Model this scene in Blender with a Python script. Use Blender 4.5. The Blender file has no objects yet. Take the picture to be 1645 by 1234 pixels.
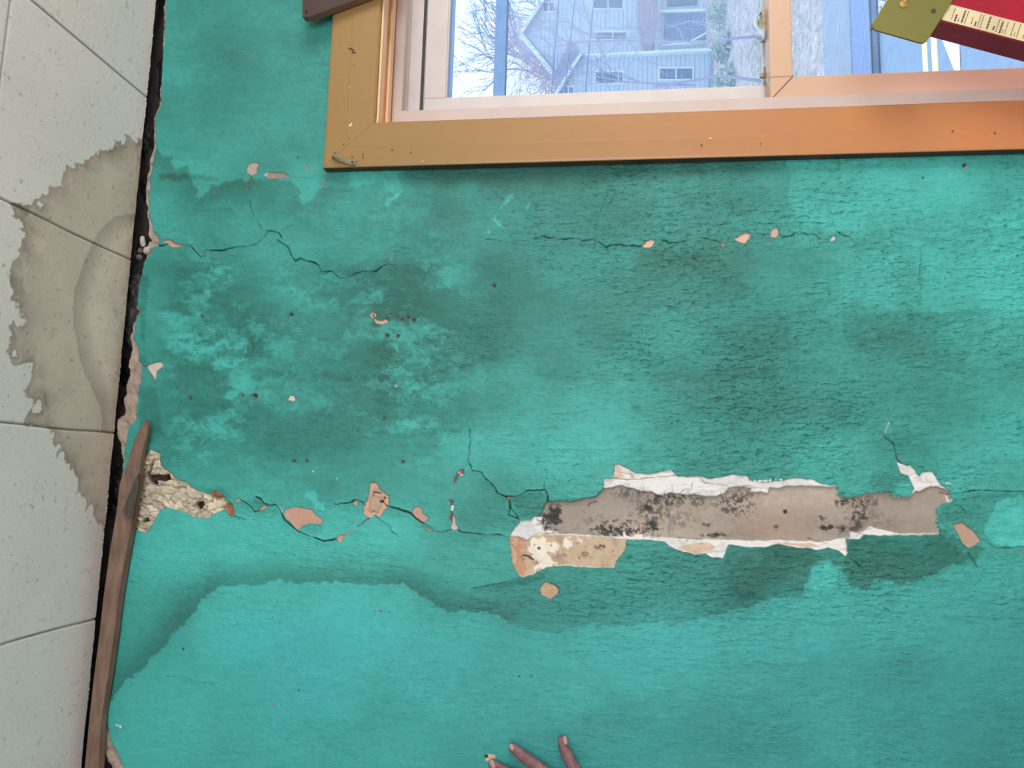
import bpy, bmesh, math, random
import numpy as np
from mathutils import Matrix, Vector

SC = bpy.context.scene
COL = SC.collection
# ------------------------------------------------------------------ camera, exposure, light
W_PX, H_PX, F_PX = 1645.0, 1234.0, 1150.0
D = 1.125                       # distance from camera to the wall
CAMZ = 1.59                     # eye height above the floor
R = np.array([[0.02601235, -0.9913334, 0.12876896],
              [0.11811913, 0.13095817, 0.98432608],
              [-0.99265867, -0.01039455, 0.12050197]])
cam_d = bpy.data.cameras.new('camera')
cam = bpy.data.objects.new('camera', cam_d)
COL.objects.link(cam)
SC.camera = cam
cam_d.sensor_width = 36.0
cam_d.lens = F_PX / W_PX * 36.0
cam_d.clip_start = 0.02
cam_d.clip_end = 300
r_, d_, f_ = R[:, 0], R[:, 1], R[:, 2]
M = Matrix(((r_[0], -d_[0], -f_[0], 0), (r_[1], -d_[1], -f_[1], -D),
            (r_[2], -d_[2], -f_[2], CAMZ), (0, 0, 0, 1)))
cam.matrix_world = M
CEIL = CAMZ + 0.722 * D

SC.view_settings.view_transform = 'Standard'
SC.view_settings.look = 'None'
SC.view_settings.gamma = 1.0
SC.view_settings.exposure = 0.0
SC.view_settings.use_curve_mapping = False

world = bpy.data.worlds.new('overcast_sky')
SC.world = world
world.use_nodes = True
bg = world.node_tree.nodes['Background']
bg.inputs[0].default_value = (0.86, 0.93, 1.0, 1)
bg.inputs[1].default_value = 2.15


def area(name, loc, target, sx, sy, power, color):
    l = bpy.data.lights.new(name, 'AREA')
    l.shape = 'RECTANGLE'
    l.size, l.size_y = sx, sy
    l.energy = power
    l.color = color
    o = bpy.data.objects.new(name, l)
    COL.objects.link(o)
    o.location = loc
    o.rotation_euler = (Vector(target) - Vector(loc)).to_track_quat('-Z', 'Y').to_euler()
    return o


# added area lamps in made-up window openings, to the right and behind camera
area('added_fill_right', (2.55, -1.75, 1.5), (0.0, -0.35, 1.6), 1.1, 1.1, 40, (1.0, 0.985, 0.96))
area('added_fill_back', (0.3, -3.15, 1.5), (0.2, 0.0, 1.85), 1.7, 1.4, 36, (0.97, 0.99, 1.0))


# ------------------------------------------------------------------ projection helpers
def ray(u, v):
    return R @ np.array([u - W_PX / 2, v - H_PX / 2, F_PX])


def at(u, v, y=0.0):
    """point of the plane at depth y (world) that stands at photograph position u,v"""
    d = ray(u, v)
    k = (y + D) / d[1]
    return Vector((d[0] * k, y, d[2] * k + CAMZ))


def ground(u, v, z):
    d = ray(u, v)
    k = (z - CAMZ) / d[2]
    return Vector((d[0] * k, d[1] * k - D, z))


def to_px(x, y, z):
    P = np.stack([x, y + D, z - CAMZ], -1)
    c = P @ R
    return c[..., 0] / c[..., 2] * F_PX + W_PX / 2, c[..., 1] / c[..., 2] * F_PX + H_PX / 2


def lin(c):
    c = np.asarray(c, float) / 255.0
    return np.where(c <= 0.04045, c / 12.92, ((c + 0.055) / 1.055) ** 2.4)


def L4(c):
    return tuple(float(a) for a in lin(c)) + (1.0,)


# ------------------------------------------------------------------ object helpers
def tag(o, label=None, cat=None, group=None, kind=None):
    if label: o['label'] = label
    if cat: o['category'] = cat
    if group: o['group'] = group
    if kind: o['kind'] = kind
    return o


def empty(name, loc=(0, 0, 0)):
    o = bpy.data.objects.new(name, None)
    o.empty_display_size = 0.05
    COL.objects.link(o)
    o.location = loc
    return o


def link_mesh(name, me, mat=None, parent=None, smooth=False):
    o = bpy.data.objects.new(name, me)
    COL.objects.link(o)
    if mat is not None:
        for m in (mat if isinstance(mat, (list, tuple)) else [mat]):
            me.materials.append(m)
    if smooth:
        me.polygons.foreach_set('use_smooth', [True] * len(me.polygons))
    if parent is not None:
        o.parent = parent
        w, q = Vector((0, 0, 0)), parent
        while q is not None:
            w += Vector(q.location); q = q.parent
        o.location = -w
    return o


class MB:
    """mesh builder: verts in world space"""
    def __init__(self):
        self.v, self.f, self.m = [], [], []

    def add(self, vs, fs, m=0):
        n = len(self.v)
        self.v += [tuple(p) for p in vs]
        self.f += [tuple(i + n for i in f) for f in fs]
        self.m += [m] * len(fs)

    def box(self, x0, x1, y0, y1, z0, z1, m=0):
        x0, x1 = sorted((x0, x1)); y0, y1 = sorted((y0, y1)); z0, z1 = sorted((z0, z1))
        vs = [(x, y, z) for x in (x0, x1) for y in (y0, y1) for z in (z0, z1)]
        fs = [(0, 1, 3, 2), (4, 6, 7, 5), (0, 4, 5, 1), (2, 3, 7, 6), (0, 2, 6, 4), (1, 5, 7, 3)]
        self.add(vs, fs, m)

    def prism(self, pts, vec, m=0):
        n = len(pts)
        a = [Vector(p) for p in pts]
        b = [p + Vector(vec) for p in a]
        fs = [tuple(range(n)), tuple(range(2 * n - 1, n - 1, -1))]
        for i in range(n):
            j = (i + 1) % n
            fs.append((i, j, j + n, i + n))
        self.add(a + b, fs, m)

    def loft(self, rings, m=0, cap=True):
        n = len(rings[0])
        vs = [p for r in rings for p in r]
        fs = []
        for k in range(len(rings) - 1):
            for i in range(n):
                j = (i + 1) % n
                fs.append((k * n + i, k * n + j, (k + 1) * n + j, (k + 1) * n + i))
        if cap:
            fs.append(tuple(range(n - 1, -1, -1)))
            fs.append(tuple(range((len(rings) - 1) * n, len(rings) * n)))
        self.add(vs, fs, m)

    def tube(self, path, rad, seg=6, m=0):
        path = [Vector(p) for p in path]
        rings = []
        for i, p in enumerate(path):
            a = path[max(i - 1, 0)]; b = path[min(i + 1, len(path) - 1)]
            t = (b - a).normalized()
            s = t.cross(Vector((0.3, 0.2, 0.93)))
            if s.length < 1e-3: s = t.cross(Vector((1, 0, 0)))
            s.normalize(); q = t.cross(s)
            r = rad[i] if isinstance(rad, (list, tuple)) else rad
            rings.append([p + (s * math.cos(2 * math.pi * k / seg) + q * math.sin(2 * math.pi * k / seg)) * r
                          for k in range(seg)])
        self.loft(rings, m)

    def build(self, name, mat, parent=None, smooth=False, bevel=0.0, fix=True):
        me = bpy.data.meshes.new(name)
        me.from_pydata(self.v, [], self.f)
        me.polygons.foreach_set('material_index', self.m)
        if fix:
            bm = bmesh.new(); bm.from_mesh(me)
            bmesh.ops.recalc_face_normals(bm, faces=bm.faces)
            bm.to_mesh(me); bm.free()
        o = link_mesh(name, me, mat, parent, smooth)
        if bevel:
            b = o.modifiers.new('bevel', 'BEVEL')
            b.width = bevel; b.segments = 2; b.limit_method = 'ANGLE'
        return o


# ------------------------------------------------------------------ materials
def mat_basic(name, col, rough=0.6, noise=0.0, nscale=30, bump=0.0, bscale=200, stretch=(1, 1, 1), metallic=0.0,
              spec=0.5, coat=0.0):
    m = bpy.data.materials.new(name)
    m.use_nodes = True
    nt = m.node_tree
    p = nt.nodes['Principled BSDF']
    p.inputs['Roughness'].default_value = rough
    p.inputs['Metallic'].default_value = metallic
    p.inputs['Specular IOR Level'].default_value = spec
    p.inputs['Coat Weight'].default_value = coat
    tc = nt.nodes.new('ShaderNodeTexCoord')
    mp = nt.nodes.new('ShaderNodeMapping')
    mp.inputs['Scale'].default_value = stretch
    nt.links.new(tc.outputs['Object'], mp.inputs['Vector'])
    c = L4(col)
    if noise > 0:
        n = nt.nodes.new('ShaderNodeTexNoise')
        n.inputs['Scale'].default_value = nscale
        n.inputs['Detail'].default_value = 6
        nt.links.new(mp.outputs[0], n.inputs['Vector'])
        r = nt.nodes.new('ShaderNodeValToRGB')
        r.color_ramp.elements[0].position = 0.3
        r.color_ramp.elements[1].position = 0.7
        r.color_ramp.elements[0].color = tuple(a * (1 - noise) for a in c[:3]) + (1,)
        r.color_ramp.elements[1].color = tuple(min(1, a * (1 + noise)) for a in c[:3]) + (1,)
        nt.links.new(n.outputs['Fac'], r.inputs[0])
        nt.links.new(r.outputs[0], p.inputs['Base Color'])
    else:
        p.inputs['Base Color'].default_value = c
    if bump > 0:
        n2 = nt.nodes.new('ShaderNodeTexNoise')
        n2.inputs['Scale'].default_value = bscale
        n2.inputs['Detail'].default_value = 4
        nt.links.new(mp.outputs[0], n2.inputs['Vector'])
        b = nt.nodes.new('ShaderNodeBump')
        b.inputs['Strength'].default_value = 1.0
        b.inputs['Distance'].default_value = bump
        nt.links.new(n2.outputs['Fac'], b.inputs['Height'])
        nt.links.new(b.outputs[0], p.inputs['Normal'])
    return m


def mat_vcol(name, rough=0.6, bump=0.0002, bscale=500, fine=0.06, stretch=(1, 1, 1), spec=0.3):
    m = bpy.data.materials.new(name)
    m.use_nodes = True
    nt = m.node_tree
    p = nt.nodes['Principled BSDF']
    p.inputs['Roughness'].default_value = rough
    p.inputs['Specular IOR Level'].default_value = spec
    at_ = nt.nodes.new('ShaderNodeAttribute')
    at_.attribute_name = 'paint'
    tc = nt.nodes.new('ShaderNodeTexCoord')
    mp = nt.nodes.new('ShaderNodeMapping')
    mp.inputs['Scale'].default_value = stretch
    nt.links.new(tc.outputs['Object'], mp.inputs['Vector'])
    n = nt.nodes.new('ShaderNodeTexNoise')
    n.inputs['Scale'].default_value = bscale
    n.inputs['Detail'].default_value = 5
    nt.links.new(mp.outputs[0], n.inputs['Vector'])
    mr = nt.nodes.new('ShaderNodeMapRange')
    mr.inputs['From Min'].default_value = 0.3
    mr.inputs['From Max'].default_value = 0.7
    mr.inputs['To Min'].default_value = 1 - fine
    mr.inputs['To Max'].default_value = 1 + fine
    nt.links.new(n.outputs['Fac'], mr.inputs['Value'])
    vm = nt.nodes.new('ShaderNodeVectorMath')
    vm.operation = 'SCALE'
    nt.links.new(at_.outputs['Color'], vm.inputs[0])
    nt.links.new(mr.outputs[0], vm.inputs['Scale'])
    nt.links.new(vm.outputs[0], p.inputs['Base Color'])
    b = nt.nodes.new('ShaderNodeBump')
    b.inputs['Distance'].default_value = bump
    nt.links.new(n.outputs['Fac'], b.inputs['Height'])
    nt.links.new(b.outputs[0], p.inputs['Normal'])
    return m


# ------------------------------------------------------------------ noise and mask toolkit
def vnoise(x, y, seed=0):
    rng = np.random.RandomState(seed)
    T = rng.rand(256, 256).astype(np.float32)
    xi = np.floor(x).astype(np.int64); yi = np.floor(y).astype(np.int64)
    fx = (x - xi).astype(np.float32); fy = (y - yi).astype(np.float32)
    fx = fx * fx * (3 - 2 * fx); fy = fy * fy * (3 - 2 * fy)
    a = T[yi & 255, xi & 255]; b = T[yi & 255, (xi + 1) & 255]
    c = T[(yi + 1) & 255, xi & 255]; d = T[(yi + 1) & 255, (xi + 1) & 255]
    return (a * (1 - fx) + b * fx) * (1 - fy) + (c * (1 - fx) + d * fx) * fy


def fbm(x, y, sx, sy, oct=4, seed=0, gain=0.5):
    """roughly -1..1 ; sx, sy = wavelength in the same unit as x, y"""
    s = 0; a = 1; t = 0
    for k in range(oct):
        s = s + a * (vnoise(x / sx * 2 ** k + 17.3 * k, y / sy * 2 ** k + 5.1 * k, seed * 31 + k) * 2 - 1)
        t += a; a *= gain
    return s / t * 1.6


def smooth(a, b, x):
    t = np.clip((x - a) / (b - a), 0, 1)
    return t * t * (3 - 2 * t)


def seg_dist(px, py, pts, closed=False):
    best = np.full(px.shape, 1e9, np.float32)
    n = len(pts)
    for i in range(n if closed else n - 1):
        ax, ay = pts[i]; bx, by = pts[(i + 1) % n]
        dx, dy = bx - ax, by - ay
        l2 = dx * dx + dy * dy + 1e-9
        t = np.clip(((px - ax) * dx + (py - ay) * dy) / l2, 0, 1)
        q = (px - ax - t * dx) ** 2 + (py - ay - t * dy) ** 2
        best = np.minimum(best, q)
    return np.sqrt(best)


def poly_sd(px, py, pts):
    """signed distance, positive inside"""
    ins = np.zeros(px.shape, bool)
    n = len(pts)
    for i in range(n):
        ax, ay = pts[i]; bx, by = pts[(i + 1) % n]
        if ay == by: continue
        c = ((ay > py) != (by > py)) & (px < (bx - ax) * (py - ay) / (by - ay) + ax)
        ins ^= c
    d = seg_dist(px, py, pts, True)
    return np.where(ins, d, -d)


class Field:
    """vertex positions of a heightfield expressed in photograph-like surface coordinates"""
    def __init__(self, u, v, seed=1):
        self.u, self.v = u, v
        self.n = u.size
        self.j1 = fbm(u, v, 9, 9, 4, seed) * 1.0
        self.j2 = fbm(u, v, 9, 9, 4, seed + 50) * 1.0
        self.k1 = fbm(u, v, 34, 34, 4, seed + 90) * 1.0
        self.k2 = fbm(u, v, 34, 34, 4, seed + 95) * 1.0

    def sub(self, pts, pad):
        xs = [p[0] for p in pts]; ys = [p[1] for p in pts]
        m = (self.u > min(xs) - pad) & (self.u < max(xs) + pad) & (self.v > min(ys) - pad) & (self.v < max(ys) + pad)
        return np.nonzero(m)[0]

    def poly(self, pts, jit=2.0, big=0.0, pad=12):
        idx = self.sub(pts, pad + jit * 2 + big * 2)
        px = self.u[idx] + self.j1[idx] * jit + self.k1[idx] * big
        py = self.v[idx] + self.j2[idx] * jit + self.k2[idx] * big
        return idx, poly_sd(px, py, pts)

    def line(self, pts, jit=1.5, pad=10):
        idx = self.sub(pts, pad + jit * 2)
        px = self.u[idx] + self.j1[idx] * jit
        py = self.v[idx] + self.j2[idx] * jit
        return idx, seg_dist(px, py, pts)


def grid_mesh(name, A, B, keep, pos, color, mat, smooth_=True, relief=None):
    """A,B 1-D coordinates; pos (nA*nB,3)"""
    na, nb = len(A), len(B)
    i = np.arange(na - 1)[:, None] * nb + np.arange(nb - 1)[None, :]
    q = np.stack([i, i + 1, i + nb + 1, i + nb], -1).reshape(-1, 4)
    q = q[keep.reshape(-1)]
    used = np.zeros(na * nb, bool); used[q.reshape(-1)] = True
    remap = np.cumsum(used) - 1
    q = remap[q]
    pos = pos[used]; color = color[used]
    me = bpy.data.meshes.new(name)
    me.vertices.add(len(pos)); me.vertices.foreach_set('co', pos.astype(np.float32).ravel())
    me.loops.add(q.size); me.loops.foreach_set('vertex_index', q.astype(np.int32).ravel())
    me.polygons.add(len(q))
    me.polygons.foreach_set('loop_start', (np.arange(len(q)) * 4).astype(np.int32))
    me.polygons.foreach_set('loop_total', np.full(len(q), 4, np.int32))
    me.update(calc_edges=True)
    me.validate()
    if smooth_:
        me.polygons.foreach_set('use_smooth', np.ones(len(q), bool))
    ca = me.color_attributes.new('paint', 'FLOAT_COLOR', 'POINT')
    ca.data.foreach_set('color', np.concatenate([color, np.ones((len(color), 1))], 1).astype(np.float32).ravel())
    if relief is not None:
        ra = me.attributes.new('relief', 'FLOAT', 'POINT')
        ra.data.foreach_set('value', relief[used].astype(np.float32))
    return link_mesh(name, me, mat)


def axis(parts):
    """parts: list of (start, end, step)"""
    out = []
    for a, b, s in parts:
        n = max(1, int(round((b - a) / s)))
        out += list(np.linspace(a, b, n, endpoint=False))
    out.append(parts[-1][1])
    return np.array(out)

# window measures (world metres)
WX0, WX1, WZ1, WZ0 = 0.588, 1.36, 1.970, 0.74      # inside edge of the casing
CW = 0.078                                          # casing width at the left, head a little wider

# ================================================================== THE WALL (setting)
RX0, RX1 = -2.2, 2.7            # room extents
Xs = axis([(RX0, -0.62, 0.08), (-0.62, -0.235, 0.0016), (-0.235, 0.04, 0.00105), (0.04, 0.28, 0.0015),
           (0.28, 0.38, 0.0011), (0.38, 0.60, 0.0015), (0.60, 0.84, 0.0019), (0.84, RX1, 0.06)])
Zs = axis([(0.0, 0.72, 0.06), (0.72, 2.12, 0.00135), (2.12, CEIL + 0.03, 0.0012)])
XX, ZZ = np.meshgrid(Xs, Zs, indexing='ij')
x = XX.ravel(); z = ZZ.ravel()
U, V = to_px(x, np.zeros_like(x), z)
U = U.astype(np.float32); V = V.astype(np.float32)
F = Field(U, V, 3)
N = U.size
H = np.zeros(N, np.float32)                         # + = towards the room, metres

# ---- paint tone: damp stains plus painted broad light and shade
cp = """300,50,.2 400,100,.22 480,150,.18 300,-60,.2 500,-60,.2 270,200,.24 400,220,.26 500,230,.3 270,350,.5 320,300,.4 400,340,.3 450,340,.5
470,360,.55 560,350,.45 700,290,.1 800,290,.14 650,330,.3 760,340,.34 900,290,.08 1000,300,.25 1100,290,.2 1200,300,.3 1240,330,.32 1300,300,.5
1400,300,.52 1500,300,.52 1600,290,.45 300,450,.34 450,450,.45 600,480,.22 700,450,.2 800,450,.2 900,440,.2 1000,450,.25
1100,440,.25 1170,450,.2 1240,450,.4 1400,430,.5 1500,430,.6 1600,430,.65 300,560,.42 400,520,.28 500,560,.4 600,560,.2
700,560,.12 800,540,.18 900,520,.22 1000,560,.3 1100,550,.33 1200,560,.22 1300,530,.32 1400,530,.4 1500,530,.45 1600,560,.6
350,650,.4 300,700,.35 450,680,.3 600,650,.3 700,640,.42 800,620,.4 900,630,.5 1000,640,.55 1100,650,.36 1200,640,.27 1300,640,.38
1400,630,.35 1500,640,.36 1600,650,.5 350,760,.5 480,770,.42 600,760,.45 700,720,.5 800,720,.6 900,740,.62 1000,720,.68
1100,740,.4 1200,740,.3 1350,740,.52 1450,720,.38 1550,740,.58 1640,740,.58 300,880,.8 400,870,.82 500,880,.74 600,890,.76 230,900,.74
700,880,.74 780,850,.45 850,810,.42 790,900,.55 250,1100,.72 400,1000,.82 600,1000,.82 500,1100,.74 300,1150,.7 700,1060,.7
800,1100,.6 900,1060,.65 1000,1050,.68 1100,1020,.72 1200,1050,.6 1300,1000,.65 1500,980,.62 1300,1100,.52 1500,1100,.45
1640,1000,.5 1640,1200,.35 1000,1200,.48 1200,1200,.42 600,1200,.62 400,1200,.65 220,1200,.68 900,940,.45 1000,930,.5 1150,930,.4
1600,900,.66 1540,900,.6 700,930,.5 240,960,.56 210,1060,.5"""
pts = np.array([[float(a) for a in t.split(',')] for t in cp.split()])
num = np.zeros(N, np.float32); den = np.full(N, 1e-6, np.float32)
uw = U + F.k1 * 22; vw = V + F.k2 * 16
for pu, pv, pt in pts:
    w = np.exp(-(((uw - pu) / 62) ** 2 + ((vw - pv) / 48) ** 2)).astype(np.float32)
    num += w * pt; den += w
tone = (num + 0.04 * 0.5) / (den + 0.04)


def patch(pts, delta, jit=3, big=3, soft=2.5, inner=0.0):
    """a stain with its own outline; inner>0 makes it fade away from its edge"""
    idx, sd = F.poly(pts, jit, big, 12 + soft * 3)
    w = smooth(-soft, soft, sd)
    if inner > 0:
        w = w * np.exp(-np.clip(sd, 0, None) / inner)
    tone[idx] += w * delta


# lighter unstained paint, upper left, above the damp line
patch([(252, -60), (249, 238), (262, 245), (277, 255), (281, 275), (292, 273), (305, 261), (303, 282), (316, 303), (312, 330),
       (331, 308), (362, 290), (390, 288), (420, 283), (462, 288), (484, 306), (482, 325), (500, 325), (513, 303), (513, 279),
       (545, 272), (563, 300), (580, 300), (600, 285), (618, 283), (625, 300), (560, 240), (545, -60)], 0.09, 4, 1.5, 1.5)
patch([(563, 276), (560, 300), (575, 304), (590, 296), (618, 290), (622, 306), (632, 312), (628, 322), (618, 334), (630, 330),
       (641, 315), (647, 303), (640, 288), (640, 276)], 0.2, 4, 0, 1.5)
patch([(617, 333), (622, 320), (636, 312), (645, 306), (640, 318), (628, 325), (624, 333)], 0.25, 3, 0, 1)
top_ = [(248, 240), (277, 255), (281, 275), (292, 273), (305, 261), (303, 282), (316, 303), (320, 323), (331, 308), (362, 290), (390, 288),
        (462, 290), (484, 308), (482, 330), (500, 328), (514, 303)]
idx, sd = F.poly(top_ + [(560, 300), (640, 480), (200, 480), (200, 240)], 5, 2, 60)
dt_ = seg_dist(U[idx] + F.j1[idx] * 5, V[idx] + F.j2[idx] * 5, top_)
tone[idx] -= smooth(-1.5, 1.5, sd) * 0.22 * np.exp(-(dt_ / 42) ** 2)
patch([(255, 281), (300, 281), (350, 285), (350, 290), (255, 290)], -0.28, 3, 2, 4)
# right edge of the damp field below the window
patch([(1262, 262), (1268, 290), (1264, 318), (1272, 340), (1290, 360), (1335, 372), (1400, 366), (1700, 366), (1700, 200),
       (1262, 200)], 0.17, 5, 2, 1.5)
patch([(1030, 400), (1150, 408), (1190, 450), (1212, 474), (1200, 480), (1100, 500), (1000, 470)], -0.10, 4, 3, 1.5, 40)
patch([(1420, 388), (1476, 395), (1480, 440), (1480, 495), (1500, 505), (1700, 500), (1700, 370), (1420, 372)], 0.10, 4, 2, 1.5)
patch([(1335, 410), (1350, 430), (1352, 480), (1375, 492), (1440, 500), (1440, 420), (1400, 400)], 0.10, 8, 4, 2)
patch([(1352, 500), (1400, 505), (1450, 500), (1520, 505), (1525, 545), (1560, 570), (1540, 600), (1440, 590), (1360, 560)],
      -0.12, 4, 4, 2)
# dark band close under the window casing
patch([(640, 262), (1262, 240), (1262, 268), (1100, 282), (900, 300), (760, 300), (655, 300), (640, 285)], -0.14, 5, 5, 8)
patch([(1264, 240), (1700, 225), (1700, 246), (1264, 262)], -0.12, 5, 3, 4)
# pale salts
for P in ([(806, 332), (812, 318), (824, 311), (824, 318), (812, 326), (806, 337), (800, 339)],
          [(794, 345), (800, 352), (808, 358), (811, 366), (800, 361), (797, 358), (793, 350)],
          [(844, 335), (848, 324), (851, 326), (848, 337)], [(780, 373), (783, 369), (787, 372), (783, 376)],
          [(488, 788), (492, 788), (506, 790), (510, 806), (525, 812), (520, 822), (508, 820), (500, 806), (490, 800)]):
    patch(P, 0.35, 3.5, 1, 1.5)
# mottled salts on the left half
m_ = smooth(230, 300, U) * (1 - smooth(620, 860, U)) * np.clip(smooth(405, 455, V) + 0.45 * smooth(300, 340, V), 0, 1) * (1 - smooth(700, 790, V))
m_ = m_ * (0.5 + 0.5 * smooth(-0.6, 0.5, fbm(U, V, 170, 110, 2, 60)))
b_ = fbm(U + F.j1 * 6, V + F.j2 * 5, 66, 38, 6, 7, 0.78) + 0.12 * fbm(U, V, 6, 5, 3, 8, 0.8)
tone += m_ * (smooth(-0.25, 0.75, b_) * 0.62 - 0.24)
b2 = fbm(U + F.j1 * 3, V + F.j2 * 3, 90, 60, 4, 9, 0.55)
tone += (1 - 0.6 * m_) * b2 * 0.13 * np.where(V > 900, 0.35, 1.0)
b3 = fbm(U, V, 14, 7, 3, 19)
tone += b3 * (0.03 + 0.04 * m_)
# dark horizontal smear lines
for P, dl in ((((640, 602), (700, 600), (745, 585), (800, 560), (800, 570), (740, 596), (690, 608), (640, 608)), -0.14),
              (((310, 590), (400, 592), (520, 600), (640, 604), (640, 614), (500, 612), (400, 602), (310, 600)), -0.12),
              (((860, 595), (1000, 600), (1250, 590), (1250, 612), (1000, 614), (860, 606)), -0.10)):
    patch(list(P), dl, 5, 4, 5)
# greenish-grey band of the old tide line (left) and damp halo under the broken plaster (right)
tide = [(165, 1142), (200, 1098), (225, 1075), (258, 1045), (290, 1005), (332, 957), (352, 940), (400, 940), (450, 936), (560, 935),
        (600, 944), (640, 936), (668, 950), (700, 972), (730, 984), (790, 985), (820, 1000), (850, 1012), (870, 1019), (900, 1016),
        (940, 1001), (980, 1006), (1050, 1000), (1100, 1003), (1130, 990), (1200, 978), (1230, 965), (1285, 958), (1300, 930),
        (1306, 912), (1330, 903), (1350, 905), (1358, 925), (1372, 945), (1395, 947), (1402, 930), (1440, 938), (1445, 950), (1452, 935), (1490, 926),
        (1520, 908), (1562, 906), (1580, 880), (1300, 780), (900, 780), (700, 800), (400, 820), (215, 850)]
idx, sd = F.poly(tide, 4, 3, 80)
low_ = tide[:tide.index((1580, 880))]
dlow = seg_dist(U[idx] + F.j1[idx] * 4 + F.k1[idx] * 3, V[idx] + F.j2[idx] * 4 + F.k2[idx] * 3, low_)
edge = smooth(-1.6, 1.8, sd)
left = (1 - smooth(760, 900, U[idx]))
right = smooth(1120, 1200, U[idx])
amp = 0.42 * left + 0.20 * (1 - left) * (1 - right) + 0.33 * right
fall = np.exp(-(dlow / (34 + 60 * (1 - left) * (1 - right) + 90 * right)) ** 2)
tone[idx] -= edge * amp * fall
patch([(1362, 862), (1430, 862), (1510, 862), (1530, 870), (1556, 900), (1500, 925), (1440, 938), (1380, 948), (1355, 910)], -0.12, 6, 3, 2)
patch([(1285, 870), (1160, 900), (1180, 975), (1230, 962), (1285, 955), (1300, 925), (1330, 895)], -0.06, 4, 4, 10)
patch([(1307, 912), (1316, 904), (1342, 902), (1330, 912), (1345, 912), (1345, 935), (1330, 950), (1300, 950)], 0.2, 3, 2, 1)
# fresh bright paint on the right, behind it the dark halo of the peel
patch([(1510, 812), (1530, 800), (1570, 792), (1645, 792), (1720, 800), (1720, 860), (1590, 868), (1555, 850), (1530, 835), (1508, 845)], -0.2, 3, 3, 4)
patch([(1612, 800), (1600, 815), (1588, 835), (1582, 855), (1600, 876), (1640, 878), (1720, 878), (1720, 795), (1630, 798)], 0.36, 5, 2, 1.6)
patch([(1440, 775), (1466, 774), (1470, 785), (1462, 796), (1440, 794)], 0.2, 4, 2, 2)
patch([(1400, 762), (1422, 758), (1444, 762), (1462, 768), (1440, 775), (1436, 792), (1400, 790)], -0.12, 3, 2, 3)
patch([(820, 800), (852, 790), (868, 790), (878, 800), (872, 826), (850, 832), (834, 832)], -0.18, 2, 1, 3)
patch([(735, 762), (770, 762), (812, 800), (816, 830), (830, 840), (740, 845), (730, 800)], -0.08, 3, 3, 8)
patch([(757, 946), (800, 938), (852, 927), (880, 915), (870, 935), (800, 946)], -0.22, 2, 1, 4)
patch([(395, 806), (418, 800), (430, 812), (424, 824), (410, 824)], -0.25, 2, 1, 3)
patch([(482, 845), (498, 841), (516, 842), (520, 856), (500, 858), (484, 852)], -0.2, 2, 1, 3)
patch([(314, 783), (340, 786), (352, 780), (362, 790), (372, 802), (340, 795)], -0.2, 2, 2, 4)
patch([(222, 620), (250, 625), (262, 700), (240, 712), (222, 690)], -0.2, 4, 3, 5)
patch([(223, 570), (236, 570), (236, 586), (224, 586)], -0.2, 2, 1, 3)
patch([(225, 440), (240, 440), (236, 500), (232, 550), (226, 540)], -0.2, 2, 2, 3)
patch([(936, 1151), (948, 1151), (948, 1163), (936, 1163)], -0.14, 1, 1, 4)
patch([(1015, 650), (1028, 650), (1028, 658), (1015, 658)], -0.25, 1, 1, 4)
tone = np.clip(tone, -0.1, 1.05)

# ---- colour from tone ; the lower wall's bluer light falloff is painted in
A0 = np.array([34, 98, 88]); A1 = np.array([60, 150, 140]); A2 = np.array([76, 190, 182])
lo, mi, hi = lin(A0), lin(A1), lin(A2)
t1 = np.clip(tone, 0, 0.5)[:, None] * 2; t2 = np.clip(tone - 0.5, 0, 0.6)[:, None] * 2
Cc = lo + (mi - lo) * t1 + (hi - mi) * t2
lowr = (smooth(880, 1050, V) * 0.8)[:, None] * smooth(100, 500, U)[:, None]
Cc = Cc * (1 - lowr) + Cc * (np.array([0.90, 0.965, 1.08]) - np.array([0.03, 0.03, 0.0]) * smooth(900, 1500, U)[:, None]) * lowr
# greyer where damp
g_ = fbm(U, V, 120, 70, 3, 33)
gm = np.clip(0.45 - tone, 0, 0.5) * smooth(0.0, 0.8, g_) * 0.4
Cc = Cc * (1 - gm[:, None]) + (Cc.mean(1)[:, None] * np.array([0.62, 1.25, 0.98])) * gm[:, None]

# ---- stucco relief: wrinkles and pits of the thick paint
rough_ = 0.35 + 0.65 * smooth(650, 1150, U) * (1 - 0.55 * smooth(950, 1120, V)) + 0.2 * smooth(700, 900, V) * smooth(250, 400, U)
rough_ = np.clip(rough_, 0, 1)
wob = V + fbm(U, V, 60, 40, 3, 71) * 7
n1 = fbm(U + F.j1 * 3, wob, 26, 7, 4, 72, 0.62)
n2 = fbm(U, wob, 10, 5, 3, 73)
ridge = 1 - np.abs(fbm(U + F.j1 * 4, wob, 46, 13, 3, 74)) * 2.2
ridge = np.clip(ridge, 0, 1) ** 4
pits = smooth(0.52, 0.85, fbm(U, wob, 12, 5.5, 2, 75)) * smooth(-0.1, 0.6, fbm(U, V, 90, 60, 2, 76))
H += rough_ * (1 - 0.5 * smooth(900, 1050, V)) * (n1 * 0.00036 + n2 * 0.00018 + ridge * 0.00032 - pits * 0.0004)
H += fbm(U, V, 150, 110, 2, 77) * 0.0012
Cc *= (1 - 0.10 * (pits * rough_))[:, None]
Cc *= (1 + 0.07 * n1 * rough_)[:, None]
Cc *= (1 + 0.05 * fbm(U, V, 5, 5, 2, 78))[:, None]


REL = np.clip(rough_ * (0.60 - 0.30 * smooth(900, 1050, V)) * (0.8 + 0.6 * fbm(U, V, 110, 70, 2, 79)), 0.03, 1.0).astype(np.float32)


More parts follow.
